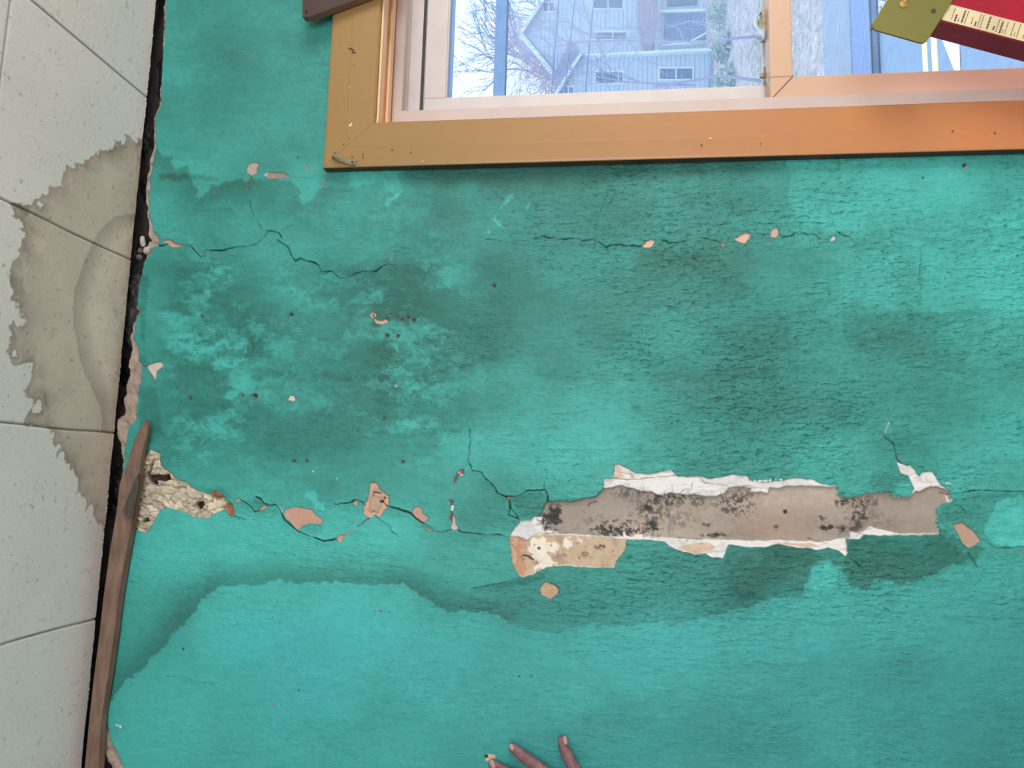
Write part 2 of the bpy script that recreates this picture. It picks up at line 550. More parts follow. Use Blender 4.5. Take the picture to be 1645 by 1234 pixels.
def shade(idx, w, col, var=0.0, seed=11, vs=8):
    c = lin(np.array(col, float))
    if var:
        c = c[None, :] * (1 + var * fbm(U[idx], V[idx], vs, vs, 3, seed))[:, None]
    else:
        c = np.broadcast_to(c, (len(idx), 3))
    Cc[idx] = Cc[idx] * (1 - w[:, None]) + c * w[:, None]


def peel(pts, col, depth=0.0015, jit=1.2, var=0.1, seed=11, soft=0.8, flat=True, dark=True):
    idx, sd = F.poly(pts, jit, 0, 8)
    w = smooth(-soft, soft, sd)
    if dark:     # darker line along the broken edge of the paint film
        e = np.exp(-((sd + 0.4) / 1.1) ** 2) * 0.4
        Cc[idx] *= (1 - e)[:, None]
    shade(idx, w, col, var, seed)
    H[idx] = H[idx] * (1 - w * (0.8 if flat else 0)) - w * depth
    REL[idx] *= (1 - w * 0.92)
    return idx, sd, w


def crack(pts, width=1.0, depth=0.0035, jit=2.0, lift=0.0008, col=(18, 26, 24), k=0.9):
    idx, d = F.line(pts, jit, 12)
    nz = fbm(U[idx], V[idx], 16, 16, 3, 140) + 0.15
    width = width * np.clip(0.62 + 0.55 * nz, 0.15, 1.2)
    w = (1 - smooth(width * 0.35, width * 1.0 + 0.45, d)) * k * np.clip(0.85 + 0.35 * nz, 0.25, 1)
    shade(idx, w, col)
    H[idx] -= w * depth
    # the paint above the crack stands proud of the paint below it
    H[idx] += lift * np.exp(-d / 4.0) * (1 - w)


def dot(u, v, r, col, depth=0.0015, rim=None):
    pts = [(u + r * math.cos(a), v + r * math.sin(a)) for a in np.linspace(0, 6.28, 9)[:-1]]
    if rim:
        pts2 = [(u + (r + rim[0]) * math.cos(a), v + (r + rim[0]) * math.sin(a)) for a in np.linspace(0, 6.28, 9)[:-1]]
        peel(pts2, rim[1], 0.0006, 1.5)
    peel(pts, col, depth, 1.0, 0.1, dark=False)


PINK = (188, 146, 128); TAN = (176, 146, 128); WHITE = (224, 220, 218); CREAM = (205, 190, 168)
# ================= the large broken-out plaster
OUT = [(875, 813), (880.5, 806), (917, 807.5), (939, 802), (959, 798), (970, 787.5), (969, 769), (985, 768.5), (988, 747), (993.5, 746),
       (997, 747), (1020, 759), (1042, 762), (1062, 758), (1078.5, 755), (1088, 765), (1102, 766.5), (1124, 765.6), (1139, 769),
       (1161, 767), (1175, 763), (1199, 764), (1205, 772), (1224, 775), (1253, 773), (1277, 769), (1306, 770), (1318.5, 778),
       (1342, 781), (1347, 786), (1345, 795), (1362, 801), (1379, 796.6), (1404, 792), (1427, 790), (1433, 797), (1462, 799),
       (1470, 784), (1460, 764), (1446, 759), (1442, 741), (1453.5, 748), (1463.5, 748), (1477, 766), (1482.5, 759), (1498, 758),
       (1511.5, 779), (1525, 790), (1529, 806), (1516, 808), (1505, 817), (1505, 839), (1509, 858), (1478, 859.5), (1433, 859.5),
       (1411, 860.5), (1388, 858.5), (1380.5, 866), (1358, 866), (1362, 888), (1358.6, 894), (1346, 884), (1331, 879.5),
       (1309, 883), (1300, 879.5), (1280, 880.4), (1253, 874), (1242, 875), (1231, 878.6), (1200, 878.6), (1170, 875), (1162, 896),
       (1142, 895), (1133, 889.6), (1117, 891.4), (1088, 883), (1075, 877), (1067.6, 869.6), (1033, 867), (1005.6, 866),
       (1004, 884), (993, 896), (987, 911.5), (960, 911.5), (895, 909), (875, 911.5), (857, 922.4), (838.5, 928), (829.4, 917),
       (822, 900.6), (819.4, 862), (824, 853), (837, 837), (853, 837), (858.6, 830), (871, 829.4)]
idx, sd, w = peel(OUT, WHITE, 0.0022, 1.0, 0.05, 21, 0.7)
# fine cracks and layers inside the white skim coat
cr = 1 - smooth(0.0, 0.07, np.abs(fbm(U[idx], V[idx], 46, 22, 3, 23)))
Cc[idx] *= (1 - 0.22 * cr * w)[:, None]
H[idx] -= cr * w * 0.0006
lay = smooth(0.0, 0.06, fbm(U[idx], V[idx], 60, 18, 3, 24))
Cc[idx] *= (1 - 0.10 * lay * w)[:, None]
H[idx] += lay * w * 0.0008
# pale brown brushed layer at lower middle and at the spike
for P in ([(1090, 880), (1110, 872), (1140, 873), (1150, 880), (1130, 888), (1117, 891)],
          [(986, 768), (989, 748), (994, 747), (1004, 768)], [(1010, 756), (1020, 762), (1020, 768), (1014, 768)],
          [(1240, 872), (1300, 872), (1318, 878), (1300, 880), (1250, 874)]):
    peel(P, (205, 178, 155), 0.0, 1.6, 0.12, 25, 2.0, False, False)
# the deep bare coat
DEEP = [(872, 850), (868, 829), (874, 812), (880, 805), (917, 806), (939, 801), (959, 797), (969, 786), (970, 784), (983, 783), (995, 780),
        (1013, 784), (1033, 790), (1047, 790), (1060, 797.5), (1077, 793), (1093, 793), (1100, 796), (1115, 794), (1131, 797.5),
        (1150, 797.5), (1166, 792), (1170, 784), (1192, 783), (1208, 784), (1204, 791), (1223, 791), (1234.5, 793), (1236, 783),
        (1252, 784), (1262, 781), (1300, 781), (1342, 783), (1348, 786), (1346, 795), (1362, 802), (1379, 797), (1404, 792.5),
        (1427, 790.5), (1434, 798), (1462, 800), (1472, 789), (1478, 790), (1494, 782.6), (1509, 781.5), (1525, 790), (1528, 805),
        (1516, 808), (1505, 817), (1505, 839), (1508, 857), (1478, 858), (1440, 857), (1418, 851), (1399, 846), (1388, 855),
        (1367, 854), (1366, 865), (1346, 866), (1335, 870), (1317, 872), (1302, 870), (1260, 868.6), (1170, 868.6), (1115, 866),
        (1051, 863), (1005.6, 862), (960, 860), (900, 857)]
idx, sd, w = peel(DEEP, (160, 147, 136), 0.0050, 0.9, 0.07, 26, 0.7, True, False)
# tonal variation: pinkish brown and pale grey clouds
c1 = fbm(U[idx], V[idx], 110, 50, 3, 27)
Cc[idx] *= (1 + w[:, None] * c1[:, None] * np.array([0.20, 0.19, 0.17]))
Cc[idx] *= (1 - 0.28 * np.exp(-np.clip(sd, 0, None) / 2.2) * (V[idx] < 830) * w)[:, None]   # shadow painted under the broken lip
shade(idx, w * np.exp(-(((U[idx] - 1245) / 55) ** 2 + ((V[idx] - 845) / 22) ** 2)) * 0.5, (168, 132, 115))
shade(idx, w * np.exp(-(((U[idx] - 905) / 35) ** 2 + ((V[idx] - 822) / 12) ** 2)) * 0.4, (140, 120, 108))


# mould
def mould(cx, cy, rx, ry, k, seed, col=(48, 42, 34), ws=4.5, thr=0.0):
    pts = [(cx - rx * 1.6, cy - ry * 1.6), (cx + rx * 1.6, cy - ry * 1.6), (cx + rx * 1.6, cy + ry * 1.6), (cx - rx * 1.6, cy + ry * 1.6)]
    i2 = F.sub(pts, 2)
    e = np.exp(-(((U[i2] - cx) / rx) ** 2 + ((V[i2] - cy) / ry) ** 2) ** 1.5)
    s = smooth(thr, thr + 0.45, fbm(U[i2], V[i2], ws, ws, 4, seed, 0.7) + e * 0.5 - 0.25)
    sdd = poly_sd(U[i2], V[i2], OUT)
    shade(i2, np.clip(e ** 0.8 * s * k * 1.35, 0, 0.95) * (sdd > 0), col)


mould(883, 834, 16, 22, 1.0, 41, (36, 29, 24), 6, -0.12)
mould(893, 828, 12, 20, 1.0, 49, (34, 28, 24), 5, -0.05)
mould(1000, 850, 62, 17, 0.8, 42)
mould(975, 852, 25, 9, 0.7, 52)
mould(1045, 822, 40, 26, 0.55, 43)
mould(1010, 792, 34, 9, 0.5, 44)
mould(1075, 802, 45, 12, 0.75, 45)
mould(1042, 815, 7, 6, 1.0, 54, (44, 34, 28), 9, -0.4)
mould(1068, 811, 10, 7, 0.5, 55)
mould(1120, 806, 20, 14, 0.5, 46)
mould(1180, 810, 36, 24, 0.75, 47, (72, 64, 54))
mould(1190, 795, 34, 12, 0.5, 48, (82, 72, 62))
mould(1048, 845, 8, 8, 1.0, 56, (44, 38, 30), 9, -0.3)
mould(1054, 851, 5, 3, 1.0, 57, (40, 34, 30), 9, -0.4)
mould(1135, 843, 6, 4, 0.9, 58, (44, 38, 30), 7, -0.3)
mould(1148, 860, 22, 4, 0.9, 59, (50, 42, 34), 6, -0.2)
mould(1095, 835, 34, 16, 0.35, 60)
mould(1353, 806, 14, 9, 0.8, 61, (70, 58, 50))
mould(1384, 806, 28, 14, 0.75, 62, (66, 58, 52))
mould(1380, 830, 24, 14, 0.75, 63, (60, 54, 48))
mould(1338, 848, 22, 6, 1.0, 64, (36, 32, 28), 7, -0.25)
mould(1352, 851, 22, 8, 0.7, 65, (40, 36, 30))
mould(1320, 834, 11, 8, 0.9, 66, (70, 66, 60), 6, -0.2)
mould(1378, 845, 14, 12, 0.7, 67, (70, 58, 50), 6, -0.2)
mould(1415, 838, 22, 12, 0.4, 68, (100, 84, 66), 9)
mould(1405, 805, 20, 8, 0.5, 69, (90, 76, 66), 8)
mould(950, 830, 20, 12, 0.3, 70, (60, 50, 44), 9)
dot(1262, 821.5, 3.4, (52, 38, 28), 0.002)
dot(1247, 845, 3, (104, 92, 82), 0.0)
crack([(945, 813), (948, 808), (958, 806)], 0.8, 0.001, 1)
crack([(1090, 864), (1110, 866), (1130, 867)], 0.9, 0.001, 1)
crack([(1100, 795), (1112, 786), (1111, 778), (1114, 776)], 0.5, 0.001, 1, 0, (120, 112, 108))
crack([(1124, 768), (1132, 775), (1150, 779), (1178, 783), (1205, 780)], 0.6, 0.0012, 1, 0.0006, (130, 122, 118))
crack([(1094, 792), (1100, 787), (1112, 786)], 0.5, 0.001, 1, 0, (120, 112, 108))
crack([(985, 769), (1010, 771), (1035, 769), (1060, 766), (1085, 765)], 0.7, 0.0012, 1, 0.0006, (120, 108, 100))
crack([(1262, 774), (1264, 780)], 0.7, 0.0012, 1, 0, (120, 108, 100))
crack([(1300, 866), (1330, 874), (1318, 876)], 0.8, 0.0012, 1, 0, (90, 66, 52))
crack([(1262, 870), (1262, 876)], 0.7, 0.0012, 1, 0, (90, 66, 52))
# the lower left block: tan coat with salt
TB = [(819, 862), (835, 862), (846, 868), (856, 862), (872, 858), (900, 859), (960, 862), (1005, 866), (1004, 884), (993, 896),
      (987, 911), (960, 911), (895, 908), (875, 911), (857, 922), (838, 927), (829, 916), (822, 900)]
idx, sd, w = peel(TB, (190, 166, 140), 0.0018, 0.8, 0.10, 81, 0.8, True, False)
gr = fbm(U[idx], V[idx], 22, 16, 5, 82, 0.7)
Cc[idx] *= (1 + w * 0.10 * fbm(U[idx], V[idx], 4, 4, 3, 89))[:, None]
shade(idx, w * smooth(0.1, 0.8, gr) * 0.55, (128, 112, 98))
i3 = w * (1 - smooth(838, 850, U[idx] + gr * 6))
shade(idx, i3, (184, 138, 108))
sp = smooth(0.1, 0.5, fbm(U[idx], V[idx], 4, 4, 3, 83, 0.7))
shade(idx, i3 * sp * 0.5, (214, 186, 156))
for P in ([(850, 870), (866, 862), (880, 866), (878, 874), (896, 876), (898, 884), (880, 890), (888, 902), (894, 908), (872, 911),
           (858, 922), (854, 916), (862, 902), (852, 890), (846, 884)],
          [(905, 868), (912, 862), (918, 872), (914, 884), (906, 882)], [(916, 878), (922, 880), (918, 884)],
          [(924, 866), (935, 862), (930, 872)]):
    peel(P, (228, 218, 202), -0.0008, 5.5, 0.06, 84, 1.2, False, False)
CAP = [(823, 855), (836.7, 836.7), (853, 836.7), (860, 846), (868, 856), (856, 862), (846, 868), (835, 862), (820, 862)]
peel(CAP, (208, 206, 206), -0.0014, 0.8, 0.04, 85, 0.8, False, False)
crack([(843, 858), (850, 846), (855, 838)], 0.4, 0.0006, 1, 0, (150, 146, 146))
peel([(862, 831), (871, 830), (870, 837), (864, 835)], (226, 222, 216), -0.002, 0.6, 0.03, 86, 0.8, False, False)
crack([(836, 896), (842, 893), (856, 898)], 2.0, 0.002, 1.5, 0, (66, 58, 48))
crack([(836, 903), (842, 898)], 1.2, 0.001, 1, 0, (66, 58, 48))
for q in ((866, 881, 2.4), (885, 877, 1.4), (965, 877, 2.6), (970, 878, 2.4), (858, 876, 1.2), (930, 897, 1.4)):
    dot(q[0], q[1], q[2], (74, 64, 54), 0.0018)
for q in ((928, 874, 8, 4), (940, 890, 10, 6), (985, 890, 9, 7), (960, 880, 9, 5), (905, 893, 8, 4), (865, 905, 6, 5)):
    mould(q[0], q[1], q[2], q[3], 0.6, 150 + int(q[0]), (96, 84, 72), 5, 0.0)
crack([(868, 857), (900, 857), (960, 860), (1003, 862)], 0.6, 0.0015, 0.8, 0, (80, 70, 62), 0.7)
# white crumbs on the line under the deep coat
for q in ((1003, 858, 1.6, 4), (1026, 862, 7, 3), (1020, 864, 10, 2)):
    peel([(q[0] - q[2], q[1] - q[3]), (q[0] + q[2], q[1] - q[3]), (q[0] + q[2], q[1] + q[3]), (q[0] - q[2], q[1] + q[3])],
         (226, 214, 204), 0.0, 1.6, 0.05, 87, 1.0, False, False)

# ================= smaller peels
peel([(457, 821), (473, 815), (500, 819), (507.5, 828.5), (520, 835), (514, 843), (498, 840), (487, 844), (479, 851.5), (471, 843), (457, 828.5)], PINK, 0.0012, 0.8, 0.03)
crack([(411, 799), (418, 801), (424, 808), (434, 813), (442, 811), (447, 816), (451, 822), (455.4, 833), (466, 843), (479, 854), (498, 862),
       (520, 869), (539, 866.4)], 1.4, 0.004, 0.8, 0.002)
crack([(449, 815), (454, 822)], 1.0, 0.0, 0.4, 0, (210, 200, 190))
crack([(453, 826), (458, 836)], 1.6, 0.003, 0.4, 0.001, (96, 66, 50))
crack([(388, 804), (396, 809), (404, 815), (409, 823), (420, 820)], 1.1, 0.003, 0.8, 0.002)
peel([(378, 804), (385, 801), (387, 804), (381, 807)], PINK, 0.001, 0.6)
peel([(415, 820), (425, 812), (430, 815), (418, 821)], PINK, 0.001, 0.5)
crack([(368, 829), (381, 831), (393, 834)], 0.8)
peel([(540, 864), (546, 859), (552, 860), (549, 872), (542, 868)], PINK, 0.0012, 0.8)
crack([(551, 862), (558, 858), (563, 853), (568, 850)], 1.6, 0.0012, 0.8, 0, (172, 116, 94))
crack([(574, 847), (584, 841), (593, 833)], 1.8, 0.003, 0.8, 0.001, (120, 72, 54))
peel([(595, 776), (605, 777), (609.5, 785), (616, 790), (624, 798), (625, 812), (617, 820), (611, 831), (603, 828), (594, 833), (584, 825), (584, 815),
      (590.6, 803), (594, 790)], (200, 160, 138), 0.0022, 1.2, 0.06)
peel([(594, 801), (602, 796), (608, 800), (612, 812), (606, 824), (594, 818)], (182, 150, 128), -0.0012, 1.0, 0.06, 91, 0.8, False)
peel([(598, 788), (606, 786), (618, 796), (616, 800), (602, 796)], (188, 150, 130), -0.0005, 0.8, 0.06, 91, 0.8, False)
crack([(597, 797), (600, 790), (610, 792)], 1.2, 0.003, 1, 0, (78, 64, 46))
dot(613, 806, 3.6, (52, 48, 44), 0.004)
dot(618, 801, 2.2, (52, 48, 44), 0.004)
crack([(617, 809), (622, 812)], 1.6, 0.004, 0.5, 0, (26, 24, 22))
crack([(588, 818), (594, 824), (602, 822)], 0.8, 0.002, 1, 0, (110, 84, 68))
peel([(567, 808), (573, 804), (576, 808), (574, 812), (570, 811)], PINK, 0.001, 0.5)
crack([(537, 809), (551, 810), (560, 808), (571.6, 802.5), (579, 804), (587.4, 812)], 1.0)
crack([(619, 812), (638, 817), (650, 821), (660, 825), (668, 832), (676, 839), (686, 844), (696, 848.5)], 1.5, 0.004, 0.8, 0.0018)
crack([(696, 849), (704, 855), (711, 855.7), (723.4, 851.7)], 0.9, 0.002, 0.8, 0.0006, (90, 70, 60))
crack([(736, 851), (741, 855), (745.5, 855.7), (777, 859.6), (799, 859.3), (816, 864)], 0.9, 0.002, 1)
peel([(662, 824), (665, 817), (670, 814), (676, 817), (679, 825), (689, 831), (682, 840), (674, 836)], PINK, 0.001, 0.8, 0.04)
peel([(678, 844), (690, 850), (697, 853), (690, 853)], PINK, 0.001, 0.6)
crack([(603, 829), (616, 839), (622, 844), (628.5, 852), (635, 857), (640, 862)], 0.7)
# maroon and white sliver
MAR = (122, 56, 66)
peel([(745, 754), (740, 755), (735, 760), (731, 768), (729, 778), (732, 776), (736, 766), (741, 761), (745, 761)], MAR, 0.0008, 0.8, 0.2)
crack([(737, 760), (740, 758)], 1.0, 0, 0.5, 0, (222, 210, 210))
crack([(740, 763), (743, 762)], 0.9, 0, 0.5, 0, (222, 210, 210))
crack([(730, 782), (728, 792), (724, 800)], 1.8, 0.0005, 2, 0, (104, 142, 126), 0.6)
peel([(722, 803), (728, 804), (726, 812), (724, 809)], MAR, 0.0008, 0.8, 0.2)
peel([(725, 812), (729, 812), (728, 821), (725, 820)], (216, 226, 222), 0.0008, 0.5, 0.1)
peel([(726, 822), (728, 830), (729, 838), (723, 835), (722, 832)], MAR, 0.0008, 0.8, 0.2)
peel([(728, 828), (731, 834), (731, 842), (736, 849), (730, 852), (724, 848), (727, 840)], (204, 172, 168), 0.0008, 0.8, 0.1)
# crack tree left of the big hole
crack([(755, 690), (755, 704), (754, 723), (752.8, 742), (759, 755.6)], 0.8)
crack([(759, 755.6), (766, 757), (773, 758), (778, 767.4), (793, 784), (805.7, 796.6), (813, 798.4)], 1.2, 0.003)
crack([(813, 798.4), (829.4, 798.4), (851, 787.5), (866, 788.4), (875, 785.7), (878.7, 794.8), (880.5, 805.7)], 1.2, 0.003, 1, 0.0015)
crack([(815, 798), (819.4, 805.7), (820, 815)], 1.9, 0.004, 0.6)
peel([(814, 797), (820, 799), (820, 803), (817, 804)], (168, 124, 112), 0.001, 0.5)
crack([(820, 815), (816.7, 827.6), (822, 829), (833, 834)], 0.9, 0.002, 0.8)
crack([(820, 815), (829, 826), (833, 834)], 0.7, 0.002, 0.8)
crack([(790, 828), (816, 829)], 0.5, 0.001, 1.5, 0, (40, 100, 90), 0.6)
crack([(875, 753), (879.6, 763.8), (876, 774), (873, 782)], 0.6, 0.001)
crack([(757.5, 953), (758.6, 945), (780, 942), (801, 937), (830, 930), (852, 926)], 0.8, 0.001, 1.5, 0.0018, (36, 96, 86))
# long crack, upper left
crack([(245, 391), (250, 393), (261, 395.4), (275, 391)], 1.3, 0.004, 0.8)
crack([(285, 395), (296, 395.4), (305, 393), (312, 402)], 1.2, 0.004, 0.8, 0.001, (70, 60, 54))
crack([(305, 393), (314, 404), (322.6, 413), (328, 411), (331, 403)], 1.0, 0.003, 0.8, 0.001, (70, 66, 60))
crack([(331, 403), (345, 402.5), (360, 402), (372, 399), (384, 396.5), (399, 396.5), (408, 393), (417, 389), (424, 380), (431, 371)], 1.5, 0.004, 0.9, 0.0015)
crack([(431, 371), (440, 371.5), (447, 374.6), (452, 382)], 1.0, 0.003, 0.8)
crack([(446, 385.5), (453, 391), (462.6, 397.6), (467, 410), (473.6, 419.5), (482, 415), (492, 420), (503, 421), (511, 426), (515, 436), (533, 437), (546, 447), (559, 445.7),
       (571, 440), (584, 437), (603.5, 436), (614, 429), (625, 421.7)], 1.0, 0.003, 0.9, 0.001)
crack([(625, 422), (628, 416), (634, 406)], 1.1, 0.001, 1.0, 0, (170, 132, 108), 0.8)
peel([(261, 389), (270, 385.5), (276, 387), (281, 391), (296, 395.4), (285, 398), (276, 396.5), (270, 391)], PINK, 0.0008, 0.8, 0.05)
crack([(402, 322), (404, 335), (410, 349)], 0.6, 0.001)
crack([(453, 367), (462, 363), (471, 361)], 0.6, 0.001)
crack([(414, 352), (421, 368)], 0.5, 0.001)
peel([(397, 268.5), (401, 263), (408, 261), (415.6, 262), (412, 270), (413, 276), (405.7, 282), (397, 276)], (168, 150, 138), 0.0016, 0.8, 0.08)
crack([(403.5, 286), (397, 294), (392.6, 303.5)], 1.8, 0.002, 0.8, 0.001, (104, 80, 66))
peel([(425, 282), (432, 277), (445, 277), (456, 277), (465, 284), (452, 286), (441, 287), (430, 286)], (150, 128, 114), 0.0016, 0.8, 0.1)
crack([(425, 282), (430, 278)], 0.8, 0, 0.4, 0, (220, 215, 210))
dot(495.5, 271, 3.2, (150, 116, 104), 0.001)
dot(520, 296, 2.6, (146, 116, 104), 0.001)
dot(346, 308, 2.0, (110, 96, 84), 0.001)
dot(478, 253, 1.8, (34, 60, 54), 0.001)
crack([(398, 303), (405, 300)], 0.5, 0.001)
crack([(470, 283), (480, 285), (500, 287), (510, 280)], 0.5, 0.001, 2, 0, (30, 90, 80), 0.6)
crack([(505, 273), (515, 275), (522, 274)], 1.2, 0.001, 2, 0, (30, 110, 96), 0.7)
# upper right crack
crack([(857, 384.5), (872.7, 380), (899, 384.5), (925, 383.4), (936, 387), (951, 384.6), (962, 389), (974.8, 398.8), (979.6, 394),
       (998.5, 393), (1004, 396), (1032, 395.5)], 1.0, 0.003, 0.9, 0.0014)
crack([(780, 384), (800, 386), (812, 389)], 0.6, 0.001, 1.5)
crack([(1065, 387), (1072, 391), (1081.5, 390.5), (1100.5, 389.4)], 0.8, 0.002)
crack([(1117, 382), (1130, 383), (1141, 386), (1152, 388), (1160, 391.7)], 0.8, 0.002, 1, 0.001, (60, 70, 60))
peel([(1032, 397), (1038, 388), (1046, 385), (1051, 388), (1048, 396), (1038, 399)], (214, 170, 150), 0.001, 1.4, 0.08)
peel([(1158, 389), (1165, 393), (1160, 396)], PINK, 0.001, 0.6)
peel([(1179, 386), (1188, 380), (1197.7, 375), (1205, 377), (1203, 384), (1197, 390), (1188, 389.5)], (214, 168, 148), 0.001, 1.0, 0.03)
peel([(1240, 371), (1248, 367), (1250, 375), (1246, 382), (1238, 380)], (206, 160, 142), 0.001, 1.2, 0.1)
crack([(1204, 375), (1220, 377), (1236, 376)], 0.6, 0.001)
crack([(1250, 375), (1257, 381), (1269, 380.5), (1281, 373)], 1.0, 0.002)
crack([(1281, 373), (1295, 377), (1309.5, 377.5), (1316.6, 384.6), (1331, 384.6)], 0.7, 0.002)
peel([(1333, 387), (1338, 381), (1342, 378), (1342, 384), (1338, 387)], (222, 196, 188), 0.001, 0.8)
crack([(1345, 370.4), (1352, 377), (1364, 380), (1373.5, 390.5), (1383, 390.5)], 1.0, 0.002, 1, 0.001, (20, 70, 62))
crack([(991, 271), (983, 292), (977, 311), (968, 330), (963, 346.7), (957, 365), (951, 382)], 0.5, 0.0012, 1.5, 0.0008, (34, 96, 84), 0.8)
crack([(975, 401), (977, 412), (977, 425)], 0.5, 0.001, 1.5, 0.0005, (34, 96, 84), 0.8)
for P in ([(705, 398), (712, 396), (722, 397)], [(741, 388), (744, 395), (752, 395), (758, 388)], [(740, 420), (758, 418), (775, 422), (782, 425)],
          [(780, 409), (800, 410), (812, 411)], [(640, 402), (652, 399), (664, 402), (672, 401), (676, 408)],
          [(522, 497), (535, 495), (556, 493)], [(1225, 396), (1280, 399), (1330, 398)], [(1405, 380), (1440, 376), (1480, 382), (1540, 388), (1600, 395), (1645, 400)],
          [(1520, 352), (1530, 360), (1550, 360), (1575, 368)], [(1545, 448), (1555, 440), (1570, 445), (1590, 446)],
          [(1455, 505), (1490, 503), (1540, 502), (1600, 496)], [(1400, 303), (1420, 308), (1445, 303), (1475, 308)],
          [(1476, 395), (1478, 410), (1476, 440), (1478, 470)], [(640, 605), (680, 603), (705, 592), (740, 584)],
          [(733, 690), (740, 686), (755, 684), (765, 672)], [(650, 690), (700, 689), (735, 690)], [(320, 638), (350, 642), (400, 650)],
          [(362, 592), (378, 594), (390, 592)], [(1262, 786), (1254, 770), (1254, 748)], [(1400, 762), (1410, 757), (1425, 756), (1442, 760)],
          [(1430, 678), (1434, 690), (1436, 702), (1442, 706)], [(1080, 722), (1110, 738), (1150, 745)], [(1395, 645), (1404, 651)],
          [(258, 1088), (290, 1086), (320, 1098), (345, 1097)], [(650, 1110), (655, 1103)], [(885, 722), (950, 724), (1020, 722)],
          [(1190, 1062), (1240, 1066), (1300, 1064)], [(1240, 1168), (1265, 1163)], [(1515, 990), (1560, 992), (1600, 990)]):
    crack(P, 0.6, 0.0008, 2.2, 0.0012, (34, 104, 94), 0.55)
# curl beside the ceiling
peel([(237, 587), (246, 583), (259, 582), (263.5, 587), (258, 592), (252.5, 596), (250, 611), (244, 602), (239, 594)], (196, 184, 176), -0.0006, 0.8, 0.05)
crack([(226, 587), (233, 589.4), (240, 586), (259, 580)], 1.1, 0.003, 0.8)
crack([(263.5, 591.6), (276, 610), (289.7, 633)], 0.8, 0.002, 1.2, 0.001, (24, 90, 78))
# right hand pieces
peel([(1530, 843), (1545, 839.4), (1560.5, 850.6), (1574, 867), (1567, 875), (1556, 881), (1545, 870.6), (1538, 857)], (180, 148, 128), 0.0014, 0.8, 0.04)
crack([(1574, 867), (1585, 869.5), (1598, 880.7), (1617, 881), (1634, 879.5), (1660, 879.5)], 0.9, 0.002, 1, 0.001, (40, 70, 60))
crack([(1635, 878), (1639, 884), (1643, 895)], 1.2, 0.001, 0.8, 0, (150, 110, 84))
crack([(1530, 793), (1547, 792), (1562.7, 788), (1600, 789), (1645, 790), (1670, 790)], 0.9, 0.002, 1, 0.001)
crack([(1554, 888), (1560, 896), (1569, 911)], 0.9, 0.002, 1, 0.001, (24, 70, 62))
crack([(1421, 697), (1421, 703), (1428, 708), (1435.7, 712), (1439, 725), (1441, 737), (1448, 745)], 1.1, 0.003, 0.8, 0.001)
crack([(1428, 678), (1425, 686), (1421, 696)], 1.1, 0.0006, 0.5, 0, (206, 214, 208))
crack([(1529, 806), (1540, 811), (1549, 820), (1553, 826)], 0.9, 0.002, 1, 0.001, (24, 70, 62))
crack([(1505, 839), (1508, 848), (1511, 860)], 1.4, 0.003, 0.8, 0, (34, 36, 34))
crack([(1362, 895), (1373, 902), (1380, 909), (1389.6, 917)], 0.8, 0.002)
crack([(1463, 748), (1470, 746), (1477, 752), (1483, 750), (1484, 758)], 0.6, 0.001)
crack([(1520, 777), (1531, 778)], 1.2, 0, 1.2, 0, (226, 232, 228))
crack([(1522, 796), (1525, 806)], 1.6, 0, 1.2, 0, (222, 222, 218))
crack([(1512, 790), (1522, 795), (1528, 793)], 1.6, 0.001, 1.2, 0, (112, 80, 66), 0.8)
for i in range(26):
    uu = 1208 + i * 1.9 + 2 * math.sin(i * 7.7); dot(uu, 772 + 1.8 * math.sin(i * i * 2.1), 0.5 + 1.1 * abs(math.sin(i * 3.3)), (226, 234, 230), -0.0004)
peel([(866, 945), (877, 936), (888, 938), (899, 948.5), (893, 956), (883.5, 961), (871, 955)], (184, 152, 124), 0.0012, 1.8, 0.1)
crack([(886, 938), (896, 944), (898, 954)], 1.0, 0.002, 1.5, 0, (90, 84, 66))
dot(599, 507.5, 2.2, (112, 88, 72), 0.002, (2.2, (206, 160, 138)))
peel([(600, 512), (606, 515), (614, 516), (622, 512), (623, 518), (614, 521), (604, 519)], (206, 156, 134), 0.0008, 0.6)
for q in ((637.4, 510.6, 1.3), (646, 514, 1.8), (655, 510.6, 2.2), (664.8, 514, 2.2), (621.5, 539, 3.0), (638.5, 539, 2.4), (616.6, 672.6, 1.5),
          (647, 741.5, 1.8), (468, 505, 2.6), (409, 635.4, 3.0), (390.4, 635.4, 1.6), (305, 639.8, 2.0), (472.5, 740.5, 2.4), (493, 740.5, 1.8),
          (794, 459, 2.4), (622, 512, 1.5), (324, 508, 1.3)):
    dot(q[0], q[1], q[2], (40, 34, 32), 0.002, (0.8, (110, 104, 92)))
dot(636, 620, 2.5, (140, 160, 142), 0)
peel([(462, 636), (468, 633), (474, 637), (475, 643), (469, 647), (463, 643)], (222, 180, 168), 0.0003, 4.0, 0.15)
for q in ((466, 637), (471, 641), (468, 643), (464, 641)): dot(q[0], q[1], 1.2, (240, 226, 220), 0)
for q in ((1550, 266, 4.2), (1484, 285, 2.2), (1385, 286, 1.2), (834, 1087, 1.8), (854, 1087, 1.8), (479, 1110, 1.6), (294, 1043, 2), (451, 1134, 1)):
    dot(q[0], q[1], q[2], (62, 52, 46) if q[2] > 4 else (26, 66, 60), 0.0014)
dot(1553, 268, 2, (190, 150, 138), 0)
dot(611, 982, 2.2, (128, 74, 50), 0.001)
dot(601, 982, 1.3, (40, 90, 80), 0.001)
dot(625, 983, 1.1, (40, 90, 80), 0.001)
dot(437, 1133.5, 1.8, (170, 96, 74), 0.001)
dot(188, 1165, 2.2, (190, 220, 214), 0); dot(193, 1168, 2.4, (190, 220, 214), 0)
dot(785, 1217, 5.5, (206, 182, 152), 0.0006); dot(791, 1217, 4.5, (206, 182, 152), 0.0006)
dot(781.5, 1216, 3.0, (70, 50, 42), 0.004)
